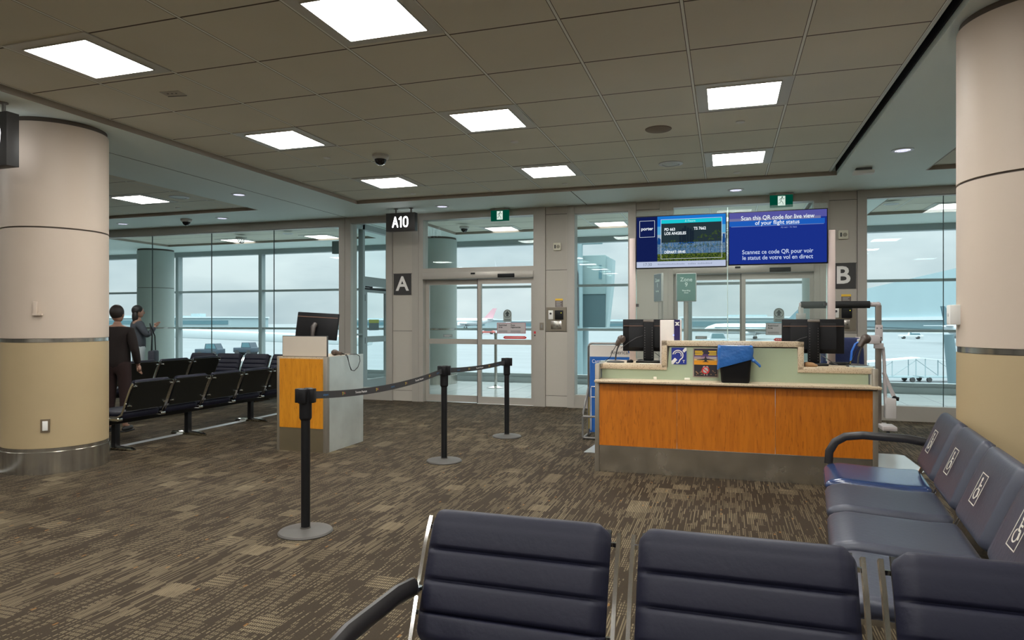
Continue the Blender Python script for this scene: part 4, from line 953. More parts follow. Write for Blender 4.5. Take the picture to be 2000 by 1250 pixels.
def belt(p, q, sag, label, marks):
    p = Vector((*p, 0)); q = Vector((*q, 0)); d = (q-p); L = d.length; u = d/L; nrm = Vector((-u.y, u.x, 0)); p0 = p+u*.066; L2 = L-.132
    def pos(s_, z, off=0): f = s_/L2; return p0+u*s_+nrm*off+Vector((0, 0, .935-4*sag*f*(1-f)+z))
    ctr = p0+u*L2/2
    t = thing('retractable_belt', label, 'belt', (ctr.x, ctr.y, 0), 0, 'retractable belts'); C = Vector((ctr.x, ctr.y, 0))
    m = MB(); N = 32; hw = .026
    rings = []
    for i in range(N+1):
        s_ = L2*i/N; rings.append([m.bm.verts.new(pos(s_, z, o)-C) for z, o in ((-hw, -.001), (hw, -.001), (hw, .001), (-hw, .001))])
    for a_, b_ in zip(rings, rings[1:]):
        for k_ in range(4): m.bm.faces.new((a_[k_], a_[(k_+1) % 4], b_[(k_+1) % 4], b_[k_]))
    m.bm.faces.new(rings[0]); m.bm.faces.new(rings[-1][::-1]); m.build('webbing', BELT, t)
    sgn = -1  # face towards +X side (camera sees the +X side): text runs along -u... 
    def mapper(s0, sc=1.0):
        return lambda a_, b_, c_: pos(s0+a_, b_, -.0022-c_)-C
    for k_, s0 in enumerate(marks):
        kind = k_ % 4
        if kind == 2: text('lettering', 'Toronto Pearson', .026, WHT, t, 0, 0, 0, ex=.0003, mapf=mapper(s0))
        elif kind == 0: text('lettering', 'airport', .024, mat('belt_blue', (.03, .14, .30), .6), t, 0, 0, 0, ex=.0003, mapf=mapper(s0))
        else:
            cols = [(.5, .28, .04), (.12, .30, .08), (.45, .06, .05)]
            for j, c_ in enumerate(cols):
                m = MB(); dx = (-.014, 0, .014)[j]
                for (a_, b_, c2, d_) in ((dx-.004, dx+.004, -.012+.004*j, .012), (dx-.009, dx+.009, .008-.006*j, .013-.006*j)):
                    vs = [m.bm.verts.new(pos(s0+xx, zz, -.0026)-C) for xx, zz in ((a_, c2), (b_, c2), (b_, d_), (a_, d_))]; vb = [m.bm.verts.new(pos(s0+xx, zz, -.0022)-C) for xx, zz in ((a_, c2), (b_, c2), (b_, d_), (a_, d_))]
                    m.bm.faces.new(vs); m.bm.faces.new(vb[::-1])
                    for k2 in range(4): m.bm.faces.new((vs[k2], vs[(k2+1) % 4], vb[(k2+1) % 4], vb[k2]))
                m.build('figure_emblem', mat('belt_col%d' % j, c_, .6), t)
belt(S1, S2, .055, 'black printed belt between the nearest and the middle post', [.18, .42, .68, .94, 1.22, 1.48, 1.76, 2.0, 2.2])
belt(S2, S3, .02, 'black printed belt between the middle and the farthest post', [.25, .50, .76, 1.02, 1.26])

# ------------------------------------------------------------------ beam seating
PITCH = .61
def cushion(mb, w, pts, thick, ribs=0, nx=14, corner=.05):
    """closed pad following a (y,z) centre line; front side bulges. pts: list of (y,z)."""
    P = [Vector((0, y, z)) for y, z in pts]
    # resample
    d = [0]; 
    for a_, b_ in zip(P, P[1:]): d.append(d[-1]+(b_-a_).length)
    L = d[-1]; nv = 72 if ribs else 24
    def at(s_):
        for i in range(len(P)-1):
            if s_ <= d[i+1]+1e-9:
                f_ = (s_-d[i])/max(1e-9, d[i+1]-d[i]); return P[i].lerp(P[i+1], f_)
        return P[-1]
    def nrm(s_):
        a_ = at(max(0, s_-.03)); b_ = at(min(L, s_+.03)); t_ = (b_-a_).normalized(); return Vector((0, -t_.z, t_.y))
    F = []; B = []
    for j in range(nv+1):
        v = j/nv; s_ = L*(.5-.5*math.cos(PI*v))*.35+L*v*.65; c = at(s_); n_ = nrm(s_); e = min(s_, L-s_)
        cr = 0 if e >= corner else corner-math.sqrt(max(0, corner**2-(corner-e)**2))
        endr = math.sqrt(max(0, 1-(1-min(1, e/.035))**2))
        rib = 1.0
        if ribs:
            ph = s_/L*ribs; fr_ = abs((ph % 1)-.5)*2; 
            if .5 < ph < ribs-.5 or True: rib = (1-.10*fr_**3)*(1-.50*max(0, (fr_-.84)/.16)**1.4) if (0.5 < ph < ribs-.5) else 1.0
        rowF = []; rowB = []
        for i in range(nx+1):
            uu = -1+2*i/nx; uu = math.sin(uu*PI/2)*.55+uu*.45
            side = math.sqrt(max(0, 1-(1-min(1, (1-abs(uu))*w/2/.03))**2))
            x = uu*(w/2-cr); tf = thick*.72*endr*side*rib; tb = thick*.28*endr*side
            rowF.append(mb.bm.verts.new(Vector((x, 0, 0))+c+n_*tf)); rowB.append(mb.bm.verts.new(Vector((x, 0, 0))+c-n_*tb))
        F.append(rowF); B.append(rowB)
    for G, flip in ((F, False), (B, True)):
        for j in range(nv):
            for i in range(nx):
                q_ = (G[j][i], G[j][i+1], G[j+1][i+1], G[j+1][i]); mb.bm.faces.new(q_ if not flip else q_[::-1])
    bmesh.ops.remove_doubles(mb.bm, verts=mb.bm.verts, dist=.0004)
    # close border
    bd = [e_ for e_ in mb.bm.edges if e_.is_boundary]
    if bd: bmesh.ops.holes_fill(mb.bm, edges=bd)
    return mb
def seat_unit_meshes(ribs, vin):
    out = {}
    out['seat'] = cushion(MB(), .535, [(.12, .432), (0, .425), (-.2, .43), (-.34, .436), (-.40, .42), (-.425, .385)], .085, 0, corner=.045)
    out['backrest'] = cushion(MB(), .535, [(.125, .475), (.175, .60), (.225, .72), (.245, .765), (.262, .79), (.285, .80)], .055, ribs, corner=.045)
    return out
def bench(loc, rz, n, label, ribs=4.35, vin=None, sc=1.0, arms=(True, True), seat_mats=None, patch=False, x_first=None, legs_at=None, rear=True):
    t = thing('seat_row', label, 'row of seats', loc, rz, 'airport beam seating', sc)
    vin = vin or VINYL; L = n*PITCH; x0 = -L/2
    proto = {}
    for k_ in range(n):
        cx_ = x0+PITCH*(k_+.5)
        for nm in ('seat', 'backrest'):
            mt_ = vin if not (seat_mats and nm == 'seat' and k_ in seat_mats) else seat_mats[k_]
            if nm not in proto:
                o = seat_unit_meshes(ribs, vin)[nm].build(nm, mt_, t, 70); proto[nm] = o.data
            else:
                me = proto[nm]
                if me.materials[0] != mt_: me = me.copy(); me.materials[0] = mt_
                o = bpy.data.objects.new(nm, me); COL.objects.link(o); o.parent = t
            o.location = (cx_, 0, 0)
            if mt_ == NAVYV: o['label'] = 'glossy navy blue seat'
        if rear:
            if 'shell' not in proto:
                m = MB(); m.prism([(.150, .465), (.166, .465), (.256, .705), (.300, .790), (.286, .795), (.242, .72)], -.262, .262, 'x'); o = m.build('back_panel', SHELL, t); proto['shell'] = o.data
                m = MB()
                for sx_ in (-1, 1):
                    for (yy, zz) in ((.185, .53), (.275, .755)): m.cyl((sx_*.235, yy, zz), (sx_*.235, yy+.02, zz-.008), .009, n=10); m.box(sx_*.235-(.045 if sx_ < 0 else 0), sx_*.235+(.045 if sx_ > 0 else 0), yy+.01, yy+.018, zz-.008, zz+.004)
                s2 = m.build('screw', CHROME, o); proto['screw'] = s2.data
                s2['label'] = 'chrome screws'
            else:
                o = bpy.data.objects.new('back_panel', proto['shell']); COL.objects.link(o); o.parent = t
                s2 = bpy.data.objects.new('screw', proto['screw']); COL.objects.link(s2); s2.parent = o; s2['label'] = 'chrome screws'
            o.location = (cx_, 0, 0)
        if patch:
            m = MB(); y_ = -.004
            def R(a_, b_, c_, d_, e_=.0012): m.box(a_, b_, -e_, 0, c_, d_)
            R(-.05, .05, .066, .07); R(-.05, .05, -.07, -.066); R(-.05, -.046, -.07, .07); R(.046, .05, -.07, .07)
            m.ring((-.004, -.022), .026, .006, -.0015, 0, a0=math.radians(120), a1=math.radians(400)); m.cyl((-.008, -.0015, .044), (-.008, 0, .044), .009, n=12)
            for (p_, q_) in (((-.008, .034), (-.004, .0)), ((-.006, .018), (.02, .018)), ((-.004, .0), (.018, .0)), ((.018, .0), (.03, -.03))):
                Lx = math.hypot(q_[0]-p_[0], q_[1]-p_[1]); nx_, nz_ = -(q_[1]-p_[1])/Lx*.004, (q_[0]-p_[0])/Lx*.004
                m.prism([(p_[0]+nx_, p_[1]+nz_), (q_[0]+nx_, q_[1]+nz_), (q_[0]-nx_, q_[1]-nz_), (p_[0]-nx_, p_[1]-nz_)], -.0015, 0)
            o = m.build('wheelchair_patch', mat('patch_thread', (.52, .49, .42), .7), t); o.location = (cx_, .183-.0225*1-.017, .66+.012); o.rotation_euler = (-math.atan2(.05, .12), 0, 0); o['label'] = 'pale stitched wheelchair symbol'
    # side frames between seats
    fr_pts = [(.285, .785), (.24, .715), (.19, .60), (.145, .485), (.118, .425), (.06, .395), (-.1, .392), (-.30, .395), (-.40, .385), (-.425, .365)]
    xs_ = [x0+PITCH*k_ for k_ in range(n+1)]
    pr_ = None
    for i, x in enumerate(xs_):
        for dx in ((-.02, .02) if 0 < i < n else ((.02,) if i == 0 else (-.02,))):
            if pr_ is None:
                m = MB(); W_ = .011; T2 = .02
                P2 = [Vector((y, z)) for y, z in fr_pts]; secs = []
                for j, p_ in enumerate(P2):
                    d_ = (P2[min(j+1, len(P2)-1)]-P2[max(j-1, 0)]).normalized(); n_ = Vector((-d_.y, d_.x)); a_, b_ = p_+n_*T2/2, p_-n_*T2/2
                    secs.append([(-W_/2, a_.x, a_.y), (W_/2, a_.x, a_.y), (W_/2, b_.x, b_.y), (-W_/2, b_.x, b_.y)])
                loft(m, secs); o = m.build('side_frame', CHROME, t); pr_ = o.data
            else: o = bpy.data.objects.new('side_frame', pr_); COL.objects.link(o); o.parent = t
            o.location = (x+dx, 0, 0)
    box('beam', BLACKM, t, x0-.02, x0+L+.02, -.13, -.05, .30, .36, r=.006)
    bk = None
    for x in xs_:
        if bk is None: bk = MB().box(-.035, .035, -.14, .12, .358, .390, r=.005).build('bracket', CHROME, t); bk.location = (x, 0, 0)
        else: o = bpy.data.objects.new('bracket', bk.data); COL.objects.link(o); o.parent = t; o.location = (x, 0, 0)
    for x in (legs_at if legs_at is not None else ([xs_[1], xs_[-2]] if n > 2 else [xs_[0]+.1, xs_[-1]-.1])):
        lg = MB().box(x-.035, x+.035, -.12, -.06, .03, .31, r=.006).build('leg', BLACKM, t)
        MB().tube([(x, -.36, .012), (x, -.33, .022), (x, -.09, .030), (x, .15, .022), (x, .20, .012)], [.014, .022, .026, .022, .014], 10).build('foot', CHROME, lg)
    for side, on in zip((x0+.02, x0+L-.02), arms):
        if on:
            m = MB(); m.tube([(side, .15, .62), (side, .05, .635), (side, -.20, .64), (side, -.30, .625), (side, -.36, .585), (side, -.395, .52), (side, -.40, .44)], .018, 10, rx=.027)
            ar_ = m.build('armrest', mat('armrest_black', (.02, .018, .018), .35), t)
            m = MB(); m.cyl((side, .13, .61), (side, .19, .60), .014, n=10); m.cyl((side, -.40, .45), (side, -.39, .40), .016, n=10); m.build('armrest_mount', CHROME, ar_)
    return t
# foreground row, facing the camera (top z .84 -> scale 1.05)
bench((.045+PITCH*1.05, 1.665, 0), 0, 5, 'nearest row of ribbed slate-blue seats along the bottom edge of the photo', ribs=4.35, sc=1.05, arms=(True, True))
# right row, facing left
dl = math.radians(-6.5); rz = -PI/2+dl; n = 4; s_ = 1.05
# seats counted from the far end; far end edge at about (1.40-.27, 5.05)
ux, uy = math.cos(rz), math.sin(rz); bx_, by_ = -uy*1, ux*1   # local +y direction
cxr = 1.10+ux*(n*PITCH*s_/2); cyr = 5.06+uy*(n*PITCH*s_/2)
bench((cxr, cyr, 0), rz, n, 'row of slate seats with wheelchair symbols along the right edge', ribs=0, vin=VINYL2, sc=s_, arms=(True, False), seat_mats={0: NAVYV}, patch=True, rear=False)
# left rows
bench((-6.45, 7.47, 0), -PI/2, 6, 'row of black-backed seats between the left column and the podium', sc=.975, arms=(False, False), legs_at=[-.60, .61, 1.7])
bench((-8.46, 8.02, 0), -PI/2, 4, 'second row of black-backed seats, beyond the first near the left column', sc=1.06, arms=(False, False))
bench((-8.66, 10.22, 0), 0, 4, 'far row of ribbed seats with their backs to the left glass wall', sc=1.02, arms=(False, False))

# ------------------------------------------------------------------ carry-on sign stand (left of the counter)
t = thing('sign_stand', 'grey tube stand with blue carry-on poster left of the counter', 'sign stand', (-1.36, 8.30, 0))
GT = mat('tube_grey', (.20, .19, .18), .4, .5)
m = MB(); R_ = .05; pts = [(-.28, 0, .02)]+[(-.28, 0, 1.10)]+[(-.28+R_-R_*math.cos(a_), 0, 1.12+R_*math.sin(a_)) for a_ in (0, .4, .8, 1.2, PI/2)]+[(.23, 0, 1.17)]+[(.23+R_*math.sin(a_), 0, 1.12+R_*math.cos(a_)) for a_ in (.4, .8, 1.2, PI/2)]+[(.28, 0, .02)]
m.tube(pts, .014, 8); m.tube([(-.28, 0, .62), (-.30, -.12, .42), (-.31, -.20, .33), (-.30, -.22, .28), (.30, -.22, .28)], .014, 8); m.tube([(-.31, -.21, .28), (-.31, -.22, .03), (-.28, -.22, .02), (.3, -.22, .02)], .014, 8); m.tube([(-.3, .2, .02), (-.3, -.22, .02)], .014, 8); m.tube([(.3, .2, .02), (.3, -.22, .02)], .014, 8); m.build('tube_frame', GT, t)
box('poster_board', BLUE2, t, -.262, .262, -.012, .012, .06, 1.005); hd = box('header_board', PAPER, t, -.262, .262, -.012, .012, 1.005, 1.15)
text('lettering', 'American', .068, DGREY, hd, .12, -.0135, 1.06, offset=0, sx=.92); MB().prism([(.20, 1.10), (.215, 1.10), (.25, 1.04), (.232, 1.045)], -.016, -.013).build('emblem', BLUE2, hd)
text('lettering', 'Carry-on or check?', .066, WHT, t, -.235, -.0135, .945, 'LEFT', sx=.82); text('lettering', 'Is', .07, WHT, t, -.20, -.0135, .86, 'LEFT', sx=.9)
m = MB(); m.tube([(-.245, -.02, .08), (-.245, -.02, .60), (-.24, -.02, .63), (-.10, -.02, .63)], .006, 6); m.tube([(-.245, -.02, .50), (-.1, -.02, .50)], .006, 6); m.build('brochure_wire', WHITE, t)
box('yellow_edge', YEL, t, -.272, -.264, -.02, -.01, .10, .50)
# ------------------------------------------------------------------ zone signs on poles, behind the counter
def pole_sign(x, y, rz_, label, col, txts, w=.25, h=.37, z=1.915):
    t = thing('zone_sign', label, 'pole sign', (x, y, 0), rz_)
    MB().lathe([(.17, 0), (.17, .012), (.03, .03), (.028, .05)], n=28).build('base', GT, t); MB().cyl((0, 0, .03), (0, 0, z-h/2+.02), .033, n=14).build('pole', mat('pole_grey', (.34, .33, .30), .4, .4), t)
    box('sign_frame', mat('sign_frame_grey', (.36, .38, .36), .4), t, -w/2-.012, w/2+.012, -.045, -.015, z-h/2-.012, z+h/2+.012, r=.01); pn = box('sign_face', col, t, -w/2, w/2, -.048, -.045, z-h/2, z+h/2)
    for (s_, sz, dx, dz) in txts: text('lettering', s_, sz, mat('sign_mint', (.46, .58, .54), .5), pn, dx, -.0495, z+dz, offset=.001)
    return t
pole_sign(.0-.52, 9.55, .1, 'green Zone 9 sign on a pole behind the counter glass', mat('zone_green', (.07, .17, .145), .5), (('Zone', .075, 0, .105), ('9', .085, 0, .035), ('Boarding', .03, 0, -.045), ('Zone', .026, 0, -.075)))
pole_sign(-.86, 9.5, math.radians(-62), 'narrow grey zone sign turned sideways on a pole behind the counter glass', mat('zone_slate', (.13, .17, .19), .5), (('Zone', .07, 0, .10), ('1', .085, 0, .03), ('Boarding', .03, 0, -.05)))
# mat behind the counter
t = thing('floor_mat', 'grey chair mat on the carpet behind the counter', 'mat', (.17, 7.72, 0)); MB().prism([(-1.66, -.45), (1.62, -.45), (1.66, -.40), (1.66, .40), (1.60, .45), (-1.60, .45)], .001, .006, 'z').build('mat_sheet', mat('mat_grey', (.36, .38, .37), .22), t)
# ------------------------------------------------------------------ lift frame with padded bar, behind the counter on the right
t = thing('passenger_lift', 'wheeled lifting frame with black padded bar behind the right end of the counter', 'lift frame', (1.38, 9.5, 0)); WM = mat('lift_white', (.52, .47, .46), .45); GP = mat('lift_pole', (.20, .17, .14), .35, .5)
m = MB(); m.cyl((-.44, 0, 1.66), (.37, 0, 1.66), .046, n=20); m.build('padded_bar', mat('foam_black', (.012, .012, .012), .8), t)
m = MB(); m.cyl((.37, 0, 1.66), (.46, 0, 1.66), .03, n=14); m.sphere((.465, 0, 1.66), .034); m.cyl((-.46, 0, 1.66), (-.44, 0, 1.66), .03, n=14); m.build('bar_end', WM, t)
MB().box(.435, .50, -.03, .03, .10, 1.65, r=.006).build('upright', GP, t); MB().box(-.47, -.41, -.03, .03, .10, 1.64, r=.006).build('upright', mat('lift_pole_light', (.40, .40, .37), .4, .3), t)
m = MB(); m.box(.425, .51, -.045, -.03, 1.20, 1.40, r=.004); m.box(.34, .47, -.09, .03, 1.16, 1.27, r=.008); m.box(.42, .52, -.05, .04, 1.10, 1.17, r=.006); m.cyl((.20, -.03, 1.22), (.34, -.03, 1.22), .028, n=14); m.build('bracket', WM, t)
m = MB()
for (xx, zz) in ((.445, 1.24), (.49, 1.24), (.445, 1.36), (.49, 1.36)): m.cyl((xx, -.052, zz), (xx, -.045, zz), .008, n=8)
m.build('bolt', DGREY, t)
m = MB(); m.box(-.50, -.38, -.04, .0, 1.45, 1.55, r=.006); m.cyl((-.52, -.02, 1.42), (-.38, -.02, 1.42), .02, n=10); m.build('bracket', mat('lift_pole_light', (1, 1, 1)), t)
m = MB(); m.tube([(.52, 0, 1.12), (.535, 0, .92), (.54, 0, .70), (.55, 0, .40)], .02, 10); m.tube([(.53, 0, .80), (.58, 0, .66), (.64, -.02, .50)], .024, 10); m.build('lower_arm', WM, t)
MB().tube([(.63, -.02, .50), (.66, -.03, .475), (.69, -.03, .47)], .026, 10).build('grip', BLACK, t)
m = MB(); m.box(.54, .66, -.06, .06, .22, .48, r=.012); m.build('battery_box', mat('lift_box', (.55, .52, .50), .5), t)
m = MB(); m.box(-.5, .56, -.03, .03, .10, .16, r=.008); m.box(.46, .62, -.30, -.02, .10, .155, r=.01); m.box(-.52, -.45, -.35, .3, .10, .15, r=.01); m.box(.46, .53, -.02, .3, .10, .15, r=.01); m.build('base_frame', WM, t)
for (xx, yy) in ((.52, -.27), (-.48, -.3), (.50, .27), (-.48, .27)):
    m = MB(); m.cyl((xx-.015, yy, .05), (xx+.015, yy, .05), .05, n=20); c_ = m.build('caster', BLACK, t); MB().cyl((xx-.018, yy, .05), (xx+.018, yy, .05), .02, n=14).box(xx-.02, xx+.02, yy-.015, yy+.015, .06, .11).build('caster_fork', CHROME, c_)
# office chair behind the counter
t = thing('office_chair', 'navy upholstered office chair behind the right monitor', 'office chair', (1.20, 8.0, 0), .15); NV = mat('navy_cloth', (.022, .035, .12), .85, noise=.25, nscale=6, bump=.3, bscale=60)
m = MB(); cushion(m, .44, [(.0, .88), (-.02, 1.0), (-.01, 1.12), (.03, 1.20), (.07, 1.25)], .09, 0, corner=.09); m.build('backrest', NV, t, 70); m = MB(); cushion(m, .48, [(.24, .50), (0, .49), (-.2, .50), (-.26, .48)], .09); m.build('seat', NV, t, 70)
m = MB(); m.tube([(0, .10, .50), (0, .12, .7), (0, .06, 1.0)], .02, 8); m.cyl((0, 0, .10), (0, 0, .48), .03)
for k_ in range(5): a_ = k_*2*PI/5; m.cyl((0, 0, .10), (.27*math.cos(a_), .27*math.sin(a_), .075), .018, .012, n=8)
m.build('frame', BLACK, t)
for k_ in range(5): a_ = k_*2*PI/5; MB().cyl((.27*math.cos(a_)-.02, .27*math.sin(a_), .03), (.27*math.cos(a_)+.02, .27*math.sin(a_), .03), .03, n=12).build('caster', BLACK, t)
t = thing('lanyard_strap', 'bright blue strap with yellow end hanging on the navy chair', 'strap', (1.30, 7.90, .97), .15); m = MB(); m.tube([(.06, -.03, .275), (.0, -.055, .24), (-.04, -.07, .16), (-.05, -.075, .06)], .016, 8, rx=.004); m.build('strap', mat('strap_blue', (.01, .15, .62), .5), t); MB().tube([(-.05, -.075, .06), (-.065, -.075, .0), (-.08, -.07, -.06)], .006, 6).build('yellow_cord', mat('cord_yellow', (.62, .45, .05), .6), t); MB().box(.03, .09, -.05, -.01, .25, .29, r=.008).build('clip', WHITE, t)

# ------------------------------------------------------------------ corridor items
t = thing('corridor_post', 'chrome barrier post in the corridor behind the left sliding door', 'barrier post', (-4.76, 13.75, 0)); MB().lathe([(.19, 0), (.19, .012), (.05, .04), (.035, .07)], n=32).build('base', CHROME, t); MB().cyl((0, 0, .05), (0, 0, 1.15), .035, n=18).build('post', CHROME, t); MB().cyl((0, 0, 1.15), (0, 0, 1.19), .042, n=18).build('cap', CHROME, t)
t = thing('hanging_sign', 'grey hanging box sign in the corridor behind the narrow window', 'hanging sign', (-7.9, 12.6, 3.05)); box('sign_case', mat('sign_teal_grey', (.16, .21, .21), .5), t, -.18, .18, -.05, .05, -.15, .12); MB().cyl((0, 0, .12), (0, 0, .385), .012, n=8).build('hanger_rod', MGREY, t)

# ------------------------------------------------------------------ people
def skin_mesh(name, verts, edges, radii, m, parent, sub=2, root=0):
    me = bpy.data.meshes.new(name); me.from_pydata([tuple(v) for v in verts], edges, []); me.update()
    o = bpy.data.objects.new(name, me); COL.objects.link(o); md = o.modifiers.new('skin', 'SKIN')
    for i, r_ in enumerate(radii):
        sv = me.skin_vertices[0].data[i]; sv.radius = (r_, r_) if not isinstance(r_, tuple) else r_
    me.skin_vertices[0].data[root].use_root = True
    s_ = o.modifiers.new('sub', 'SUBSURF'); s_.levels = sub; s_.render_levels = sub
    bpy.context.view_layer.update(); dg = bpy.context.evaluated_depsgraph_get(); nm = bpy.data.meshes.new_from_object(o.evaluated_get(dg))
    bpy.data.objects.remove(o); nm.materials.clear(); nm.materials.append(m); nm.polygons.foreach_set('use_smooth', [True]*len(nm.polygons))
    r = bpy.data.objects.new(name, nm); COL.objects.link(r); r.parent = parent; return r
def person(loc, rz_, label, H, top, low, hair, arms, legs, skin=(.35, .20, .14), longhair=False, coatlen=.47, shoe=(.02, .02, .02)):
    """faces local -y. arms/legs: dict side -> [elbow, hand] / [knee, ankle] in metres for H=1.75"""
    t = thing('person', label, 'person', loc, rz_, None, H/1.75)
    SK = mat('skin_%d' % int(skin[0]*1000), skin, .55); TP = mat('top_'+label[:12].replace(' ', '_'), top, .85, noise=.15, nscale=8); LW = mat('low_'+label[:12].replace(' ', '_'), low, .85, noise=.1, nscale=8); HR = mat('hair_%d' % int(hair[0]*1000), hair, .6)
    V_ = [(0, 0, .98), (0, -.01, 1.15), (0, 0, 1.32), (0, .01, 1.44), (0, 0, 1.50), (0, -.01, 1.56)]; E = [(0, 1), (1, 2), (2, 3), (3, 4), (4, 5)]; Rr = [(.12, .09), (.125, .095), (.155, .105), (.11, .08), (.055, .055), (.055, .06)]
    for sd in (-1, 1):
        el, ha = arms[sd]; i = len(V_); V_ += [(sd*.175, .01, 1.42), el, ha]; E += [(3, i), (i, i+1), (i+1, i+2)]; Rr += [.055, .042, .028]
        kn, an = legs[sd]; i = len(V_); V_ += [(sd*.095, 0, .90), kn, an, (an[0]+sd*.02, an[1]-.14, .03)]; E += [(0, i), (i, i+1), (i+1, i+2), (i+2, i+3)]; Rr += [.085, .055, .038, .03]
    body = skin_mesh('body', V_, E, Rr, SK, t)
    # hands: palm plus five fingers joined into the body mesh
    bm = bmesh.new(); bm.from_mesh(body.data)
    mb = MB(); mb.bm.free(); mb.bm = bm
    for sd in (-1, 1):
        el, ha = Vector(arms[sd][0]), Vector(arms[sd][1]); d_ = (ha-el).normalized(); up = Vector((0, -1, 0)) if abs(d_.y) < .8 else Vector((0, 0, 1)); sdv = d_.cross(up).normalized()
        mb.tube([ha-d_*.01, ha+d_*.03, ha+d_*.085], [.022, .034, .030], 10, rx=None)
        for f_, L_ in ((-1.5, .055), (-.5, .07), (.5, .075), (1.5, .065)):
            b0 = ha+d_*.08+up*(f_*.017); mb.tube([b0, b0+d_*L_*.5+sdv*.008, b0+d_*L_*.85+sdv*.024], [.0095, .0085, .006], 6)
        b0 = ha+d_*.035+up*-.03; mb.tube([b0, b0+d_*.03-up*.022, b0+d_*.06-up*.026], [.011, .0095, .007], 6)
    # head with nose, ears
    hz = 1.655
    mb.sphere((0, -.01, hz), .1, .78, .95, 1.12, 20); mb.sphere((0, -.035, hz-.065), .062, .85, .95, .8, 14); mb.sphere((0, -.108, hz-.02), .018, .7, 1, 1.3, 8)
    for sd in (-1, 1): mb.sphere((sd*.078, 0, hz-.015), .024, .35, .7, 1.1, 8)
    bmesh.ops.recalc_face_normals(bm, faces=bm.faces); bm.to_mesh(body.data); bm.free(); body.data.polygons.foreach_set('use_smooth', [True]*len(body.data.polygons))
    m = MB()
    for sd in (-1, 1): m.sphere((sd*.032, -.098, hz+.005), .011, 1, .5, .7, 8)
    m.sphere((0, -.094, hz-.058), .024, 1, .35, .28, 8); m.build('face_feature', mat('face_dark', (.06, .03, .025), .5), t)
    m = MB(); m.sphere((0, .012, hz+.028), .105, .84, .98, 1.02, 20)
    if longhair: m.sphere((0, .05, hz-.09), .09, 1.0, .6, 1.5, 16)
    hr = m.build('hair', HR, t)
    # jacket
    V2 = [(0, 0, coatlen+.36), (0, -.005, 1.1), (0, 0, 1.30), (0, .01, 1.43), (0, .005, 1.475)]; E2 = [(0, 1), (1, 2), (2, 3), (3, 4)]; R2 = [(.21, .155), (.18, .14), (.185, .13), (.13, .10), (.075, .075)]
    for sd in (-1, 1):
        el, ha = arms[sd]; i = len(V2); e2 = Vector(ha).lerp(Vector(el), .12); V2 += [(sd*.18, .01, 1.415), el, tuple(e2)]; E2 += [(3, i), (i, i+1), (i+1, i+2)]; R2 += [.075, .060, .045]
    skin_mesh('jacket', V2, E2, R2, TP, t)
    V3 = [(0, 0, 1.06), (0, 0, .96)]; E3 = [(0, 1)]; R3 = [(.17, .13), (.175, .135)]
    for sd in (-1, 1):
        kn, an = legs[sd]; i = len(V3); a2 = Vector(an); V3 += [(sd*.095, 0, .88), kn, (a2.x, a2.y, a2.z+.02)]; E3 += [(1, i), (i, i+1), (i+1, i+2)]; R3 += [.105, .078, .062]
    skin_mesh('trousers', V3, E3, R3, LW, t)
    for sd in (-1, 1):
        an = legs[sd][1]; m = MB(); m.sphere((an[0]+sd*.01, an[1]-.055, .045), .05, .95, 2.6, .9, 14); m.box(an[0]+sd*.01-.045, an[0]+sd*.01+.045, an[1]-.17, an[1]+.06, 0, .02, r=.008); m.build('shoe', mat('shoe_dark', shoe, .5), t)
    return t
st_ = {-1: [(-.10, -.02, .50), (-.11, .01, .09)], 1: [(.10, -.01, .50), (.12, .02, .09)]}
walk = {-1: [(-.09, -.12, .52), (-.10, .02, .10)], 1: [(.09, .05, .50), (.10, .22, .14)]}
person((-7.60, 6.78, 0), math.radians(200), 'person in dark brown clothes standing just right of the left column', 1.63, (.014, .008, .007), (.022, .008, .007), (.02, .014, .012), {-1: [(-.26, .03, 1.15), (-.24, -.10, .92)], 1: [(.26, .02, 1.15), (.22, -.18, 1.0)]}, st_)
p2 = person((-10.75, 10.05, 0), math.radians(150), 'dark-haired person in dark grey jacket and pale trousers by the left glass wall', 1.72, (.055, .065, .08), (.42, .48, .50), (.015, .013, .012), {-1: [(-.28, -.10, 1.18), (-.14, -.28, 1.38)], 1: [(.25, .02, 1.14), (.27, -.06, .88)]}, st_, longhair=True)
t = thing('shoulder_bag', 'dark shoulder bag hanging beside the person at the left glass wall', 'bag', (-10.22, 9.90, .62), .5); box('bag_body', mat('bag_dark', (.03, .035, .05), .7), t, -.06, .06, -.14, .14, 0, .28, r=.03); MB().tube([(0, -.12, .26), (0, -.08, .55), (-.06, 0, .78), (0, .08, .55), (0, .12, .26)], .010, 8).build('strap', BLACK, t)

# ------------------------------------------------------------------ outside
ZG = -3.6
GM = mat('wet_apron', (.165, .185, .195), .35, noise=.45, nscale=.05, stretch=(1, 5, 1))
tag(MB().box(-700, 700, 15.6, 1400, ZG-.2, ZG).build('ground', GM), kind='structure')
tag(MB().box(-700, 700, -40, 15.6, ZG-.2, ZG).build('ground', GM), kind='structure')
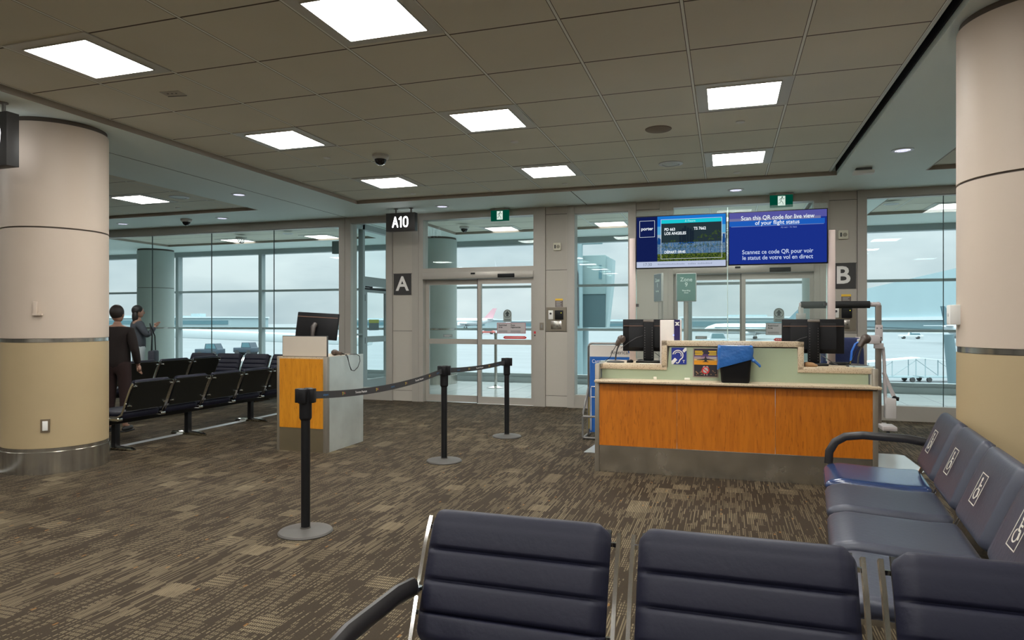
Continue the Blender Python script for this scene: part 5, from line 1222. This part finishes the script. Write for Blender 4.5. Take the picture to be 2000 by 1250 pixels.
# floor slab edge of our own building
struct('trim_6', MB().box(-19.2, 8.2, 15.3, 15.6, ZG, -.13), ALUO)
HZ = mat('distant_hall_hazed', (.34, .45, .48), .7, noise=.12, nscale=.02); HZ2 = mat('distant_roof', (.62, .68, .70), .6); HZ3 = mat('distant_glazing', (.10, .20, .23), .4); HZ4 = mat('distant_low', (.33, .42, .44), .7)  # hall's own bluish colour is paled to paint in distance haze
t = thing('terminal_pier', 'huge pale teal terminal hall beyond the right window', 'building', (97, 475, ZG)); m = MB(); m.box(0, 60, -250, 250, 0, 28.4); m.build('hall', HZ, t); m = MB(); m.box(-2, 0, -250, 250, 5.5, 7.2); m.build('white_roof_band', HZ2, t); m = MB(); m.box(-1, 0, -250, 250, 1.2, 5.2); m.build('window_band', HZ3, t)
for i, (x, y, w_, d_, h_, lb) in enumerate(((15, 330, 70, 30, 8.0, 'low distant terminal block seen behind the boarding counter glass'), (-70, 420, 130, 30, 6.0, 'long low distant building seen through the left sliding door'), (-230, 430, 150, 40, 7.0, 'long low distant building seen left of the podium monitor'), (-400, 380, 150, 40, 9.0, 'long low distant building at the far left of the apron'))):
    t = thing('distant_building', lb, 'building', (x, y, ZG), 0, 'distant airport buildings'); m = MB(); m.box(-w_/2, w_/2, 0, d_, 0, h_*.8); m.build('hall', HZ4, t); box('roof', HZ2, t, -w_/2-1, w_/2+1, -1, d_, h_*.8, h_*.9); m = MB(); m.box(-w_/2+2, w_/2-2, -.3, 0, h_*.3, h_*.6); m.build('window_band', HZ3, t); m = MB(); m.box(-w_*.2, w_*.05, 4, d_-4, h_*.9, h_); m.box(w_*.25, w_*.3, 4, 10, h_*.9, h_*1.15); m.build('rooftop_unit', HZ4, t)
def airplane(loc, rz_, label, L, tailcol, dot=None):
    t = thing('airplane', label, 'airplane', loc, rz_, None); k_ = L/30; BD = mat('plane_white', (.66, .70, .72), .35)
    # nose towards +x
    prof = [(-15, .2, 1.2), (-13, .9, .8), (-9, 1.5, .2), (-4, 1.75, 0), (8, 1.75, 0), (11, 1.6, 0), (13.5, 1.0, -.25), (14.7, .35, -.45)]
    m = MB(); m.tube([(x*k_, 0, (3.3+z)*k_) for x, r_, z in prof], [r_*k_ for x, r_, z in prof], 20); m.build('fuselage', BD, t, 60)
    m = MB(); 
    for sd in (-1, 1): m.prism([(2*k_, sd*1.4*k_), (-2.5*k_, sd*1.4*k_), (-5.5*k_, sd*13*k_), (-4*k_, sd*13*k_)], 2.5*k_, 2.75*k_, 'z')
    m.build('wing', BD, t)
    m = MB()
    for sd in (-1, 1): m.prism([(-11.5*k_, sd*.3*k_), (-14.5*k_, sd*.3*k_), (-15.5*k_, sd*4.5*k_), (-14.2*k_, sd*4.5*k_)], 4.6*k_, 4.75*k_, 'z')
    m.build('tailplane', BD, t)
    fin = MB().prism([(-9.5*k_, 4.3*k_), (-14.2*k_, 4.3*k_), (-16.2*k_, 9.5*k_), (-14.4*k_, 9.5*k_)], -.12*k_, .12*k_).build('tail_fin', tailcol, t)
    if dot: MB().cyl((-12.4*k_, -.16*k_, 5.2*k_), (-12.4*k_, .16*k_, 5.2*k_), 1.1*k_, n=24).build('tail_disc', dot, fin)
    m = MB()
    for sd in (-1, 1): m.cyl((1*k_, sd*4.6*k_, 1.9*k_), (-2.2*k_, sd*4.6*k_, 1.9*k_), .75*k_, .6*k_, n=16)
    m.build('engine', BD, t)
    m = MB()
    for (x, y) in ((10, 0), (-1.5, 2), (-1.5, -2)): m.cyl((x*k_, y*k_, .4*k_), (x*k_, y*k_, 2.2*k_), .12*k_, n=8); m.cyl((x*k_, (y-.3)*k_, .42*k_), (x*k_, (y+.3)*k_, .42*k_), .42*k_, n=14)
    m.build('landing_gear', DGREY, t)
    m = MB(); m.box(-8*k_, 11*k_, -1.76*k_, 1.76*k_, 3.55*k_, 3.8*k_); m.build('window_line', HZ3, t)
    return t
airplane((53.2, 174.4, ZG), math.radians(48), 'white airplane with dark tail parked beyond the right window', 26, mat('tail_slate', (.10, .17, .20), .4), mat('tail_mint', (.40, .66, .58), .4))
airplane((6.7, 201.6, ZG), math.radians(170), 'small white airplane standing beyond the boarding counter glass', 26, mat('tail_teal', (.16, .26, .30), .4))
airplane((-158, 392, ZG), math.radians(187), 'faint white airplane with red tail seen through the left sliding door', 41, mat('tail_red_fogged', (.62, .36, .40), .6))  # tail red is paled so that fog is put into its colour
# jet bridge cab close outside the narrow window
t = thing('jet_bridge_cab', 'dark teal jet bridge cab hanging outside the narrow window', 'jet bridge', (-4.9, 22.6, 0)); m = MB(); m.box(-1.3, 1.12, -.6, .25, 2.34, 3.64, r=.02); m.build('upper_cab', mat('cab_upper', (.24, .33, .33), .6), t)
m = MB(); m.box(-1.3, 1.10, -.57, .2, 1.24, 2.34); m.build('lower_cab', mat('cab_lower', (.055, .10, .11), .6), t); m = MB(); m.prism([(1.10, 1.24), (1.12, 3.60), (1.34, 3.5), (1.30, 2.6), (1.14, 1.24)], -.5, .1); m.build('side_bellows', mat('cab_side', (.33, .43, .44), .6), t)
box('side_window', HZ3, t, .90, 1.0, -.615, -.6, 2.85, 3.3)
m = MB(); m.cyl((.30, -.8, ZG), (.30, -.8, 4.5), .10, n=14); m.box(.2, 1.05, -.85, -.7, 3.98, 4.12, r=.02); m.cyl((.1, .6, ZG), (.1, .6, 1.24), .22, n=14); m.build('support_pole', mat('pole_teal', (.26, .36, .38), .5), t)
m = MB()
for k_ in range(3): m.tube([(.22-.05*k_, -.92, 4.2), (.1-.06*k_, -.92, 3.6), (.26-.03*k_, -.92, 3.0), (.28-.05*k_, -.92, 1.3)], .018, 6)
m.build('cable', DGREY, t)
# long jet bridge on the left
t = thing('jet_bridge_tunnel', 'long white jet bridge tunnel seen through the left glass wall', 'jet bridge', (-40.1, 50.2, ZG)); t.rotation_euler = (0, 0, math.radians(17.7)); m = MB(); m.box(-11, 10, -1.4, 1.4, 3.3, 4.05, r=.1); bb = m.build('tunnel', mat('tunnel_white', (.52, .57, .58), .45), t); bb.rotation_euler = (0, math.radians(2.5), 0)
m = MB()
for x in (-7, 6): m.cyl((x, 0, 0), (x, 0, 3.3), .12, n=12); m.box(x-.5, x+.5, -.25, .25, 0, .45)
m.build('support_leg', HZ4, t)
def cart(loc, rz_, label, s_=1.0):
    t = thing('canopy_cart', label, 'baggage cart', loc, rz_, 'white canopied ground carts', s_); m = MB(); m.prism([(-2.2, 1.55), (2.2, 1.95), (2.2, 2.03), (-2.2, 1.63)], -.7, .7); m.build('canopy', mat('cart_white', (.72, .76, .77), .5), t)
    m = MB()
    for x in (-1.9, 0, 1.9):
        for y in (-.6, .6): m.cyl((x, y, .4), (x, y, 1.6+.09*(x+1.9)), .035, n=8)
    m.cyl((-1.9, -.6, .45), (0, -.6, 1.65), .02, n=6); m.cyl((0, -.6, .45), (1.9, -.6, 1.8), .02, n=6)
    m.build('post', HZ4, t); m = MB(); m.box(-2.1, 2.1, -.7, .7, .35, .45); m.build('platform', HZ4, t)
    m = MB()
    for x in (-1.6, 1.6):
        for y in (-.65, .65): m.cyl((x, y-.08, .2), (x, y+.08, .2), .2, n=14)
    m.build('wheel', DGREY, t)
cart((13.0, 62.9, ZG), math.radians(14), 'white canopied cart parked just beyond the right window, left one'); cart((17.3, 64.2, ZG), math.radians(200), 'white canopied cart parked just beyond the right window, right one')
t = thing('bridge_leg', 'thick dark slanted support leg beyond the right window next to the column', 'support leg', (8.0, 28.8, ZG)); MB().tube([(.32, 0, 0), (.15, 0, 2.4), (-.05, 0, 4.55)], [.22, .20, .17], 14).build('leg', mat('leg_slate', (.12, .18, .20), .6), t)
MB().box(-.1, .75, -.5, .5, 0, .12).build('foot_plate', HZ4, t)
def vehicle(loc, rz_, label, col, L=4.5, tall=1.0):
    t = thing('ramp_vehicle', label, 'vehicle', loc, rz_, 'ramp service vehicles'); m = MB(); m.box(-L/2, L/2, -.9, .9, .4, 1.1, r=.08); m.prism([(-L*.1, 1.1), (L*.42, 1.1), (L*.32, 1.1+.75*tall), (-L*.06, 1.1+.75*tall)], -.85, .85); m.build('vehicle_body', mat(col[0], col[1], .5), t)
    m = MB(); m.prism([(-L*.06, 1.16), (L*.38, 1.16), (L*.30, 1.05+.75*tall), (-L*.03, 1.05+.75*tall)], -.87, .87); m.build('vehicle_window', HZ3, t); m = MB()
    for x in (-L*.3, L*.3): m.cyl((x, -.92, .38), (x, .92, .38), .38, n=16)
    m.build('wheel', DGREY, t)
vehicle((-88.6, 244.7, ZG), 0, 'red ramp vehicle seen through the left sliding door', ('veh_red', (.45, .12, .10)), 7, 1.2); vehicle((-69.8, 77.5, ZG), .2, 'dark ramp vehicle under the jet bridge tunnel, the left one of two', ('veh_dark', (.04, .06, .08)), 3.6); vehicle((-68.3, 83.2, ZG), .1, 'dark ramp vehicle under the jet bridge tunnel, the right one of two', ('veh_dark2', (.05, .07, .09)), 3.2)
vehicle((50, 215, ZG), 0, 'white ramp vehicle beyond the right window', ('veh_white', (.6, .62, .62)), 6, 1.3); vehicle((-2.7, 156.6, ZG), .1, 'pale ramp van behind the boarding counter glass', ('veh_pale', (.5, .55, .58)), 7, 1.6)
